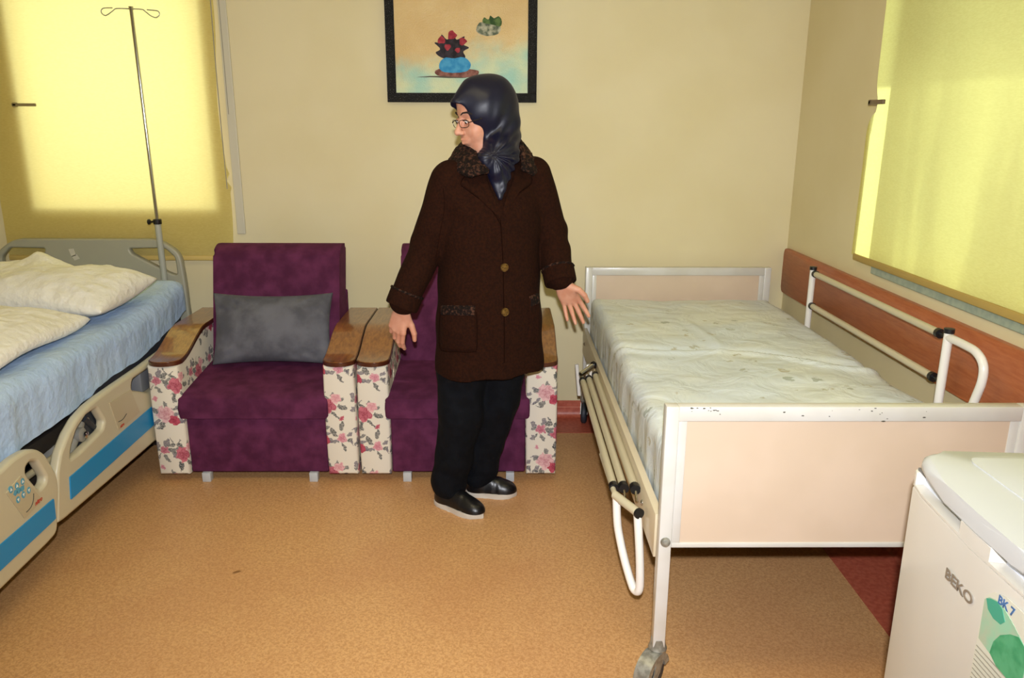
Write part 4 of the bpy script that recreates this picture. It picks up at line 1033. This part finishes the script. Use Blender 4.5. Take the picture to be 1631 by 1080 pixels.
# rounded top with its raised rim
tp = [(x1, y0), (x0+.03, y0), (x0+.006, y0+.02), (x0-.004, y0+.06), (x0-.008, y0+.15), (x0-.010, (y0+y1)/2), (x0-.008, y1-.15), (x0-.004, y1-.07), (x0+.004, y1-.035), (x0+.016, y1-.014), (x0+.034, y1-.003), (x0+.06, y1), (x1, y1)]
frt(MB().prism(tp, 'z', .866, FZ, .0165, 6).build('worktop', FR_TOP, fg))
frt(MB().prism(rounded([(x1-.03, y0+.03), (x0+.10, y0+.035), (x0+.085, y1-.05), (x0+.10, y1-.028), (x1-.03, y1-.028)], .02, 4), 'z', FZ-.004, FZ+.0022, .0016, 2).build('worktop_inset', FR_TOP, fg))
def dplace(yy, zz):  # on the bulged door face
    def f(a, b, t):
        y = yy-a; x = x0-.010+.008*((y-(y0+y1)/2)/.225)**2-.0006-t
        return FP+FR@(Vector((x, y, zz+b))-FP)
    return f
dpl_ = dplace(1.196, .7465)
text('maker_lettering', 'BEKO', .0265, lambda a, b, t: dpl_(a*1.32, b, t), LOGO, fg, .0008, 0)
lab = [(-.0, -.20), (.115, -.20), (.115, .015), (.09, .024), (.05, .024), (.02, .014), (.004, -.002), (0, -.012)]
def label_piece(nm, pts, m_, d, parent):
    f = dplace(1.080, .790); mb = MB()
    A = [mb.bm.verts.new(f(a, b, d)) for a, b in pts]; mb.bm.faces.new(A)
    r = bmesh.ops.extrude_face_region(mb.bm, geom=mb.bm.faces[:])
    for v in r['geom']:
        if isinstance(v, bmesh.types.BMVert): v.co.x += .0012
    return mb.build(nm, m_, parent, False)
lb = label_piece('product_label', lab, paint('label_paper', 'CFCDBE'), .0004, fg)
label_piece('leaf_picture', [(.002, -.010), (.012, 0), (.03, .006), (.05, .004), (.07, -.004), (.095, -.016), (.114, -.028), (.114, -.085), (.08, -.088), (.04, -.085), (.004, -.080)], mat('label_green', '8FC2A4', .4, col2='A9B8A0', nscale=26), .0008, lb)
label_piece('leaf_picture', [(.036, -.083), (.040, -.060), (.052, -.040), (.072, -.024), (.090, -.016), (.113, -.026), (.113, -.078), (.085, -.094), (.055, -.092)], mat('label_leaf', '2F8F62', .4, col2='4FA578', nscale=40), .0012, lb)
label_piece('leaf_picture', [(.006, -.006), (.016, .000), (.032, .005), (.046, .001), (.056, -.014), (.048, -.024), (.030, -.026), (.014, -.020)], mat('label_leaf_teal', '3E9C83', .4), .0012, lb)
text('model_lettering', 'BK 7', .020, dplace(1.048, .7945), paint('label_blue', '4A6C9C'), lb, .0010, 0)
tl = MB(); f_ = dplace(1.080, .790)
for k in range(9):
    z = -.094-.0085*k; w_ = .10-.02*((k*7) % 3)
    for c in ((.003, z), ): tl.tube([f_(.003, z, .001), f_(.003+w_, z, .001)], .0009, 5)
tl.build('printed_lines', paint('print_grey', '8C877A'), lb, False)

# ------------------------------------------------------------------ the woman
def nrm(v): v = np.array(v, float); return v/np.linalg.norm(v)
woman = empty('person', (-.11, 2.90, 0), label='woman in dark brown coat and navy headscarf standing before the armchairs', cat='person')
ta = math.radians(27)                       # torso turned towards the right-hand bed
TF = nrm((math.sin(ta), -math.cos(ta), 0)); TS = np.array((math.cos(ta), math.sin(ta), 0))   # facing, her left
TAX = np.array([TS, TF, (0, 0, 1)]); TO = np.array((-.058, 2.92, 0))
SHR, ELR, WRR = (-.195, 2.835, 1.315), (-.284, 2.860, 1.075), (-.370, 2.815, .882)
SHL, ELL, WRL = (.105, 2.965, 1.325), (.178, 3.000, 1.105), (.206, 2.905, .955)
# head frame
hy_ = math.radians(59); hp = math.radians(13)
HF = nrm((-math.sin(hy_)*math.cos(hp), -math.cos(hy_)*math.cos(hp), -math.sin(hp)))
HL = nrm(np.cross((0, 0, 1), HF)); HU = np.cross(HF, HL)
HAX = np.array([HF, HL, HU]); HO = np.array((-.074, 2.895, 1.537))
def hw(f, l, u): return HO+HF*f*1.05+HL*l*1.05+HU*u*1.05
# --- skin: head, neck, torso core, arms, legs and both hands in one mesh
hd = Vol((-.16, -.13, -.24), (.16, .13, .16), .0022, HO, HAX); hd.scale = 1.05
hd.ell((-.018, 0, .030), (.094, .073, .086), .01)
hd.ell((.030, 0, -.030), (.060, .060, .086), .02)
hd.ell((.048, 0, -.050), (.042, .050, .058), .02)
hd.cap((.050, -.018, -.098), (.050, .018, -.098), .021, k=.02)          # chin
hd.cap((.058, 0, -.097), (.064, 0, -.096), .017, k=.012)
for s in (-1, 1):
    hd.ell((.058, s*.034, -.034), (.026, .022, .026), .02)               # cheek
    hd.cap((.080, s*.012, .022), (.064, s*.046, .024), .0095, .008, .012)  # brow ridge
    hd.cap((.015, s*.052, -.075), (.052, s*.028, -.096), .016, .016, .02)  # jaw line
    hd.ell((-.012, s*.074, -.012), (.018, .008, .030), .006)             # ear
hd.cap((0.0, 0, .058), (.055, 0, .056), .045, .034, .03)                 # forehead
for s in (-1, 1): hd.ell((.094, s*.031, .000), (.018, .019, .0125), .010, 'sub')
hd.cap((.086, 0, .010), (.111, 0, -.030), .0080, .0105, .008)           # nose
hd.ell((.1125, 0, -.0325), (.0115, .0110, .0095), .005)
for s in (-1, 1):
    hd.ell((.102, s*.0115, -.036), (.0105, .0072, .0078), .004)
    hd.ell((.079, s*.031, -.001), (.0135, .0150, .0115), .003)          # lids / eye bulge
    hd.ell((.1035, s*.0065, -.0435), (.005, .0035, .0025), .002, 'sub')
hd.ell((.086, 0, -.062), (.014, .026, .018), .010)
hd.cap((.0925, -.017, -.0600), (.1000, 0, -.0575), .0042, .0055, .003); hd.cap((.0925, .017, -.0600), (.1000, 0, -.0575), .0042, .0055, .003)
hd.cap((.0920, -.015, -.0690), (.0975, 0, -.0700), .0045, .0062, .003); hd.cap((.0920, .015, -.0690), (.0975, 0, -.0700), .0045, .0062, .003)
hd.cap((.0965, -.020, -.0642), (.1060, 0, -.0640), .0011, .0016, .0018, 'sub'); hd.cap((.0965, .020, -.0642), (.1060, 0, -.0640), .0011, .0016, .0018, 'sub')
hd.cap((.092, 0, -.083), (.096, 0, -.083), .0045, k=.008, op='sub')
hd.cap((-.02, 0, -.06), (-.028, .004, -.19), .052, .055, .02)
core = Vol((-.62, -.42, .02), (.62, .42, 1.45), .008, TO, TAX)
core.cap((.010, .0, 1.44), (.0, 0, 1.30), .052, .07, .03, world=False)
core.loft([(.80, 0, 0, .15, .10), (1.0, 0, 0, .135, .095), (1.2, 0, 0, .15, .10), (1.33, 0, 0, .12, .07), (1.37, 0, 0, .07, .05)], .03)
def hand_frame(wr, fd, th):
    fd = nrm(fd); th = np.array(th, float); th = nrm(th-fd*(th@fd)); pn = np.cross(fd, th)   # pn: palm or back normal
    return np.array([fd, th, pn]), np.array(wr, float)
def hand(wr, fd, th, palm_sign, curls, spread, thumb, forearm):
    """local axes: x along the fingers, y towards the thumb, z normal; palm_sign says which side of z is the palm"""
    ax, o = hand_frame(wr, fd, th); v = Vol((-.07, -.075, -.075), (.215, .095, .075), .0017, o, ax)
    ps = palm_sign
    v.cap((-.05, 0, 0), (.0, 0, 0), .0235, .0225, .01)
    knx = [.082, .086, .081, .072]; kny = [.0275, .0085, -.0100, -.0275]
    for i in range(4):
        v.cap((.006, kny[i]*.55, 0), (knx[i], kny[i], 0), .0150, .0108, .010)
    v.ell((.042, .000, ps*.004), (.042, .034, .0125), .012)
    v.ell((.030, .022, ps*.009), (.030, .016, .013), .010)
    L = [(.042, .025, .020), (.046, .029, .021), (.043, .027, .020), (.034, .020, .018)]; Rr = [(.0098, .0088, .0080, .0068), (.0100, .0090, .0080, .0068), (.0095, .0085, .0076, .0064), (.0085, .0075, .0068, .0058)]
    for i in range(4):
        p = np.array((knx[i], kny[i], 0.0)); a = 0.0; sp = spread[i]
        for j in range(3):
            a += curls[i][j]
            d = np.array((math.cos(a)*math.cos(sp), math.cos(a)*math.sin(sp), ps*math.sin(a))); q = p+d*L[i][j]
            v.cap(p, q, Rr[i][j], Rr[i][j+1], .0025 if j else .005); p = q
    t0 = np.array((.018, .022, ps*.006)); pts = [t0]+[t0+np.array((t[0], t[1], t[2]*ps)) for t in thumb]
    rr_ = [.0155, .0118, .0102, .0078]
    for j in range(len(pts)-1): v.cap(pts[j], pts[j+1], rr_[j], rr_[j+1], .008 if j == 0 else .003)
    fe = v.loc(forearm); 
    return v
# right hand hangs relaxed, back of the hand outwards; left hand opens towards the bed, palm to the front
hr = hand((-.382, 2.812, .842), (-.24, .16, -.95), (.90, -.40, -.2), -1,
          [(.18, .35, .25), (.28, .42, .30), (.36, .50, .35), (.42, .55, .35)], (.03, .0, -.04, -.08), [(.028, .024, .008), (.058, .040, .014), (.084, .046, .018)], ELR)
hl = hand((.216, 2.890, .925), (.44, .30, -.80), (.85, -.10, .48), 1,
          [(.10, .18, .12), (.15, .22, .15), (.22, .30, .18), (.30, .30, .18)], (.08, -.04, -.16, -.27), [(.024, .026, .012), (.052, .036, .020), (.078, .036, .024)], ELL)
# which side is the palm: it must face the thigh on the right hand and the camera on the left one
arms = Vol((-.62, -.42, .75), (.62, .42, 1.42), .006, TO, TAX)
for a, b, c, d in ((SHR, ELR, WRR, (-.382, 2.812, .845)), (SHL, ELL, WRL, (.2155, 2.892, .928))):
    arms.cap(a, b, .046, .040, .02, world=True); arms.cap(b, c, .038, .026, .02, world=True); arms.cap(c, d, .026, .0235, .01, world=True)
legs = Vol((-.45, -.35, .03), (.45, .35, .9), .008, TO, TAX)
for P_ in ([(-.140, 2.90, .80), (-.170, 2.882, .45), (-.226, 2.925, .10)], [(-.02, 2.94, .80), (-.028, 2.948, .46), (-.098, 3.010, .10)]):
    legs.cap(P_[0], P_[1], .075, .050, .02, world=True); legs.cap(P_[1], P_[2], .050, .032, .02, world=True)
    legs.cap(P_[2], np.array(P_[2])+np.array((.02, -.005, -.03)), .030, .028, .02, world=True)
skin = sdf_mesh('body', [v.mesh() for v in (hd, core, arms, legs, hr, hl)], SKIN, woman, 1)
# face details
def hball(nm, c, r, m, parent, flat=None, n=16):
    bm = bmesh.new(); bmesh.ops.create_uvsphere(bm, u_segments=n*2, v_segments=n, radius=1)
    for v in bm.verts:
        q = v.co; v.co = Vector(hw(c[0]+q.x*r[0], c[1]+q.y*r[1], c[2]+q.z*r[2]))
    me = bpy.data.meshes.new(nm); bm.to_mesh(me); bm.free(); o = link(nm, me, m, parent, False)
    for p in me.polygons: p.use_smooth = True
    return o
for s in (-1, 1):
    ey_ = hball('eye', (.0815, s*.031, -.0015), (.0122, .0125, .0085), EYEW, woman)
    hball('iris', (.0895, s*.031, -.0035), (.0048, .0058, .0052), IRIS, ey_)
    MB().tube([Vector(hw(.0905, s*.019, .001)), Vector(hw(.0952, s*.027, .0048)), Vector(hw(.0940, s*.036, .0042)), Vector(hw(.0870, s*.0455, -.001))], .0017, 6, smooth=5).build('eyelash_line', BROW, woman)
    MB().tube([Vector(hw(.0935, s*.012, .0215)), Vector(hw(.0915, s*.024, .0275)), Vector(hw(.0830, s*.040, .0275)), Vector(hw(.0710, s*.052, .019))], [.0018, .0042], 8, smooth=1).build('eyebrow', BROW, woman)
hball('lips', (.0935, 0, -.0585), (.0085, .0185, .0035), LIP, woman); hball('lips', (.0925, 0, -.0690), (.0078, .0165, .0042), LIP, woman)
# spectacles
sp_ = MB(); lens = MB()
for s in (-1, 1):
    c = (.1035, s*.032, -.006); pts = []
    for k in range(24):
        a = 2*PI*k/24; l = .0235*abs(math.cos(a))**.7*math.copysign(1, math.cos(a)); u = .0125*abs(math.sin(a))**.7*math.copysign(1, math.sin(a))
        pts.append(Vector(hw(c[0]-.010*((l*s+.012)/.035 if l*s > -.012 else 0), c[1]+l, c[2]+u)))
    sp_.tube(pts, .0012, 6, closed=True)
    sp_.tube([Vector(hw(.0955, s*.0555, -.003)), Vector(hw(.085, s*.066, -.001)), Vector(hw(.03, s*.075, .002)), Vector(hw(-.01, s*.080, .0))], .0016, 6)
sp_.tube([Vector(hw(.1035, -.010, -.003)), Vector(hw(.1085, 0, .001)), Vector(hw(.1035, .010, -.003))], .0011, 6, smooth=5)
sp_.build('spectacles', GLASSES, woman)
# --- headscarf
sc = Vol((-.45, -.35, -.42), (.24, .24, .20), .0030, HO, HAX)
sc.ell((-.020, 0, .028), (.117, .097, .112), .01)
sc.cap((.030, 0, .078), (.098, 0, .060), .050, .026, .03)                # peak over the brow
sc.ell((-.012, 0, -.035), (.092, .086, .098), .03)
sc.cap((-.035, .0, -.01), (-.055, .012, -.085), .082, .060, .03)
knot = sc.loc(uy(775, 247, 2.815)); nk = sc.loc((-.030, 2.89, 1.39))
sc.cap((-.03, 0, -.09), nk, .060, .058, .03)
sc.ell(knot, (.032, .036, .022), .02)
# opening for the face
def face_cut(X, Y, Z):
    q = np.sqrt((Y/.050)**2+((Z+.026)/.092)**2)
    return np.maximum((q-1)*.050, .028-X)
sc.comb(face_cut, (.02, -.07, -.135), (.24, .07, .075), .006, 'sub')
sc.cap((.04, 0, -.125), (.13, 0, -.155), .022, .045, .02, 'sub')
def wp(px, py, y): return sc.loc(uy(px, py, y))
tip = wp(797, 316, 2.772)
sc.cap(wp(772, 252, 2.795), tip, .018, .004, .008); sc.cap(wp(788, 258, 2.790), tip, .026, .004, .010)
sc.cap(wp(806, 258, 2.805), tip, .022, .004, .010); sc.cap(wp(813, 246, 2.840), wp(800, 300, 2.780), .026, .006, .012)
sc.cap(wp(795, 235, 2.830), wp(795, 275, 2.800), .045, .024, .03)
sc.cap(wp(806, 205, 2.890), wp(806, 248, 2.860), .042, .034, .04)
def scarf_folds(X, Y, Z):
    dx, dy, dz = X-knot[0], Y-knot[1], Z-knot[2]
    r = np.sqrt(dx*dx+dy*dy+dz*dz)+1e-4; a = np.arctan2(dx, dz)
    w = np.exp(-((r-.055)/.060)**2)
    low = np.clip((-.11-Z)/.03, 0, 1)
    back = np.clip((-X+.045)/.05, 0, 1)
    up = np.exp(-(r/.22)**2)
    return .0020*w*np.sin(a*15+r*24)+.0030*back*up*np.sin(a*20+r*10)+.0018*np.sin((X*.6+Z)*42+3*np.sin(Y*18+Z*10))*(1-low)+.0030*low*np.sin(Z*75+X*45+2.2*np.sin(Y*55))+.0022*low*np.sin(a*17)
sc.disp(scarf_folds)
sdf_mesh('headscarf', [sc.mesh()], SATIN, woman, 2)
# --- coat
ct = Vol((-.50, -.30, .575), (.50, .30, 1.46), .0045, TO, TAX)
ct.loft([(.590, 0, .005, .216, .158), (.66, 0, .0, .213, .155), (.80, 0, 0, .206, .150), (.98, 0, 0, .196, .142), (1.10, 0, .0, .194, .146), (1.20, 0, .004, .197, .145), (1.29, 0, -.005, .198, .122), (1.345, .005, -.012, .165, .098), (1.385, .010, -.015, .115, .078), (1.41, .010, -.012, .085, .068)], .004, expo=2.25)
ct.loft([(1.33, .01, -.01, .10, .085), (1.38, .01, -.012, .082, .074), (1.425, .012, -.010, .070, .068)], .02)
for SH_, EL_, WR_, s in ((SHR, ELR, WRR, -1), (SHL, ELL, WRL, 1)):
    ct.cap(SH_, EL_, .070, .063, .022, world=True); ct.cap(EL_, WR_, .062, .056, .015, world=True)
ct.cap((0.012, .075, 1.46), (.035, .17, 1.20), .055, .004, .01, 'sub')                    # V neck
ct.cap((.01, .0, 1.50), (.01, 0, 1.40), .062, .055, .01, 'sub')
Sr, Er = ct.loc(SHR), ct.loc(ELR); Sl, El = ct.loc(SHL), ct.loc(ELL)
def coat_folds(X, Y, Z):
    n1 = .0022*np.sin(Z*38+X*22+2*np.sin(X*9))*np.exp(-((np.abs(X)-.20)/.06)**2)
    n2 = .0035*np.sin(Z*60+3*np.sin(X*30+Y*12))*np.exp(-((Z-1.07)/.07)**2)*(np.abs(X) > .22)
    n3 = .0030*np.sin(X*38+1.5*np.sin(Z*7))*np.clip((.95-Z)/.35, 0, 1)
    n4 = .0035*np.sin((X*.7+Z)*55)*np.exp(-((Z-1.22)/.06)**2)*np.exp(-((np.abs(X)-.15)/.05)**2)
    return n1+n2+n3+n4+0*Y
ct.disp(coat_folds)
cV, cQ = ct.mesh()
# trim below the wrists so that the sleeves end cleanly
coat = sdf_mesh('coat', [(cV, cQ)], WOOL, woman, 2)
bvh = BVHTree.FromPolygons([v.co[:] for v in coat.data.vertices], [p.vertices[:] for p in coat.data.polygons])
def hit(px, py, origin=None):
    d = Vector(ray(px, py)).normalized(); r = bvh.ray_cast(Vector(C0), d)
    return (r[0], r[1]) if r[0] is not None else None
def patch(name, top, bot, m, parent, off=.004, nu=24, nv=16, **kw):
    """a piece of cloth laid on the coat between two edges (picture coordinates on the coat's surface)"""
    def res(pl, t):
        pl = [Vector(p) for p in pl]; L = [0]
        for a, b in zip(pl, pl[1:]): L.append(L[-1]+(b-a).length)
        x = t*L[-1]
        for i in range(len(pl)-1):
            if x <= L[i+1] or i == len(pl)-2: return pl[i].lerp(pl[i+1], (x-L[i])/max(L[i+1]-L[i], 1e-6))
    T = []; last = None
    for i in range(nu+1):
        row = []
        for j in range(nv+1):
            a = res(top, i/nu); b = res(bot, i/nu); p = a.lerp(b, j/nv); h = hit(p.x, p.y)
            if h is None: row.append(None); continue
            n_ = h[1] if h[1].dot(h[0]-Vector(C0)) < 0 else -h[1]
            row.append((h[0], n_))
        T.append(row)
    ok = [(i, j) for i in range(nu+1) for j in range(nv+1) if T[i][j]]
    if not ok: return None
    for i in range(nu+1):
        for j in range(nv+1):
            if T[i][j] is None: k = min(ok, key=lambda q: (q[0]-i)**2+(q[1]-j)**2); T[i][j] = T[k[0]][k[1]]
    top_ = []; bot_ = []
    for i in range(nu+1):
        ru = []; rd = []
        for j in range(nv+1):
            h, n_ = T[i][j]; e = 0.0 if i in (0, nu) or j in (0, nv) else off
            ru.append(h+n_*e); rd.append(h-n_*.004 if e == 0 else h-n_*.002)
        top_.append(ru); bot_.append(rd)
    return soft(name, (top_, bot_), m, parent, **kw)
def seam(name, pts, m, parent, r=.0013, lift=.0012, smooth=6):
    P = catmull([Vector(p) for p in pts], smooth); out_ = []
    for p in P:
        h = hit(p.x, p.y)
        if h: out_.append(h[0]+(h[1] if h[1].dot(h[0]-Vector(C0)) < 0 else -h[1])*lift)
    if len(out_) > 2: return MB().tube(out_, r, 6).build(name, m, parent)
patch('lapel', [(757, 262), (733, 291), (760, 314), (797, 350)], [(772, 264), (778, 290), (787, 314), (800, 347)], WOOL, coat, .007)
patch('lapel', [(850, 262), (846, 291), (826, 308), (802, 346)], [(822, 262), (815, 290), (806, 312), (799, 340)], WOOL, coat, .007)
seam('seam', [(758, 262), (734, 290), (745, 303), (770, 322), (785, 338), (796, 356), (799, 372)], WOOL_S, coat)
seam('seam', [(842, 266), (847, 290), (830, 305), (812, 318), (802, 328)], WOOL_S, coat)
seam('front_edge', [(797, 350), (799, 380), (801, 420), (802, 470), (803, 520), (803, 578)], WOOL_S, coat, .0018)
seam('seam', [(706, 300), (708, 330), (702, 365), (694, 410)], WOOL_S, coat, .0009)
for s_, (cx, cy) in (('a', (803, 426)), ('b', (804, 497))):
    h, n_ = hit(cx, cy); n_ = n_ if n_.dot(h-Vector(C0)) < 0 else -n_
    MB().lathe(h-n_*.002, h+n_*.01, [(0, .0150), (.005, .0155), (.008, .0145), (.0085, .0115), (.0070, .0105), (.0075, .008), (.0085, .004), (.0085, 0)], 26).build('button', GOLD, coat)
pk = patch('pocket', [(703, 490), (758, 490)], [(702, 559), (760, 560)], WOOL, coat, .006)
if pk:
    seam('pocket_seam', [(703, 497), (701.5, 530), (703, 553), (709, 559), (730, 560), (753, 560), (759, 555), (760, 530), (759, 497)], WOOL_S, pk, .0014, .006)
    patch('fur_trim', [(704, 486), (757, 487)], [(704, 503), (757, 504)], FUR, pk, .010, 30, 8)
pk = patch('pocket', [(843, 474), (857, 468)], [(842, 548), (858, 545)], WOOL, coat, .006)
if pk: patch('fur_trim', [(843, 472), (857, 466)], [(843, 490), (857, 484)], FUR, pk, .010, 10, 8)
# fur collar around the neck
def tw(s_, f_, z_): return TO+TS*s_+TF*f_+np.array((0, 0, z_))
col = Vol((-.24, -.20, 1.27), (.24, .22, 1.50), .0035, TO, TAX)
ring = [(-.120, .112, 1.345), (-.125, .055, 1.372), (-.108, -.02, 1.398), (-.055, -.085, 1.425), (.02, -.100, 1.440), (.085, -.070, 1.428), (.125, -.01, 1.400), (.140, .050, 1.372), (.130, .100, 1.345)]
outer = [(-.128, .118, 1.338), (-.150, .060, 1.352), (-.150, -.02, 1.362), (-.095, -.110, 1.365), (.02, -.140, 1.370), (.125, -.105, 1.366), (.165, -.02, 1.360), (.168, .050, 1.350), (.120, .112, 1.340)]
inner = [(-.072, .128, 1.350), (-.082, .075, 1.395), (-.085, .0, 1.430), (-.055, -.060, 1.452), (.01, -.078, 1.462), (.078, -.055, 1.478), (.100, .0, 1.470), (.100, .060, 1.428), (.080, .122, 1.352)]
oc = catmull([Vector(p) for p in outer], 6); ic = catmull([Vector(p) for p in inner], 6)
for a, b in zip(oc, ic):
    m_ = (a+b)/2+Vector((0, 0, .006)); col.cap(a, m_, .0115, .013, .008); col.cap(m_, b, .013, .011, .008)
col.disp(lambda X, Y, Z: .0022*np.sin(X*210+2*np.sin(Z*150))*np.sin(Z*190+2*np.sin(Y*170))+0*Y)
sdf_mesh('fur_collar', [col.mesh()], FUR, coat, 1)
# turned-back cuffs with a fur edge
for WR_, EL_, hnd in ((WRR, ELR, (-.382, 2.812, .842)), (WRL, ELL, (.2155, 2.892, .928))):
    a = Vector(WR_); d = (Vector(hnd)-Vector(EL_)).normalized(); e = a+d*.030; b0 = a-d*.032
    MB().lathe(b0, e, [(.0, .056), (.002, .0605), (.010, .0620), (.052, .0615), (.060, .0600), (.062, .0565), (.058, .052), (.030, .050), (.028, .02), (.028, 0)], 36).build('cuff', WOOL, coat)
    pts = []
    x_ = d.orthogonal().normalized(); y_ = d.cross(x_)
    for k in range(40): pts.append(b0+d*.003+(x_*math.cos(2*PI*k/40)+y_*math.sin(2*PI*k/40))*.060)
    MB().tube(pts, [.0045+.0014*math.sin(k*2.7) for k in range(40)], 8, closed=True).build('fur_edge', FUR, coat)
# --- trousers
tr = Vol((-.40, -.30, .035), (.40, .34, .80), .0045, TO, TAX)
def limb(P_, R_, k):
    for i in range(len(P_)-1): tr.cap(P_[i], P_[i+1], R_[i], R_[i+1], k, world=True)
limb([(-.140, 2.895, .78), (-.158, 2.885, .60), (-.174, 2.880, .42), (-.205, 2.905, .22), (-.232, 2.925, .090)], [.112, .100, .086, .074, .074], .02)
limb([(-.02, 2.94, .78), (-.012, 2.945, .60), (-.030, 2.945, .44), (-.075, 2.985, .24), (-.104, 3.012, .100)], [.100, .096, .084, .068, .066], .02)
def pcut(X, Y, Z): return Z-.055+0*X+0*Y
tr.comb(lambda X, Y, Z: (Z-.046)+0*X+0*Y, (-.4, -.3, .03), (.4, .34, .06), .004, 'sub')
tr.disp(lambda X, Y, Z: .0040*np.sin(Z*40+X*25+2*np.sin(Y*20))*np.clip((.30-Z)/.2, 0, 1)+.0035*np.sin(X*60+Z*7+1.4*np.sin(Z*14))+.002*np.sin(Y*55+Z*10))
sdf_mesh('trousers', [tr.mesh()], PANTS, woman, 2)
# --- shoes
def shoe(heel, toe, name='shoe'):
    heel, toe = np.array(heel, float), np.array(toe, float); f = nrm(toe-heel); L = np.linalg.norm(toe-heel); l = np.cross((0, 0, 1), f)
    def out(u, sc_=1.0):  # outline half-width along the shoe
        k = np.interp(u, [0, .06, .2, .4, .62, .8, .93, 1.0], [0.0, .62, .80, .76, 1.0, .97, .62, 0.0]); return .046*k*sc_
    us = np.concatenate([[0, .006, .02, .05], np.linspace(.1, .9, 17), [.95, .98, .994, 1.0]])
    o = MB(); po = [(u, out(u)) for u in us]+[(u, -out(u)) for u in us[::-1][1:-1]]
    P2 = []
    for u, w_ in po: q = heel+f*(u*L)+l*w_; P2.append((q[0], q[1]))
    o.prism(P2, 'z', .0, .022, .004, 2); sole = o
    v = Vol((-.03, -.07, .0), (L+.03, .07, .16), .0028, heel, np.array([f, l, (0, 0, 1)]))
    v.ell((L*.80, 0, .022), (L*.20, .042, .040), .01); v.ell((L*.55, 0, .030), (L*.28, .040, .052), .03); v.ell((L*.22, 0, .030), (L*.20, .036, .055), .03)
    v.cap((L*.22, 0, .05), (L*.24, 0, .105), .037, .035, .02); v.cap((L*.30, 0, .08), (L*.62, 0, .052), .026, .020, .02)
    v.comb(lambda X, Y, Z: (Z-.020)+0*X+0*Y, (-.03, -.07, 0), (L+.03, .07, .02), .002, 'sub')
    v.disp(lambda X, Y, Z: .0012*np.sin(X*160)*np.exp(-((X-L*.62)/.02)**2)+0*Y+0*Z)
    so = sdf_mesh('shoe', [v.mesh()], SHOEB, woman, 1)
    sole.build('sole', SOLE, so)
    return so
shoe((-.287, 2.945, 0), (-.083, 2.800, 0)); shoe((-.165, 3.015, 0), (.052, 3.000, 0))
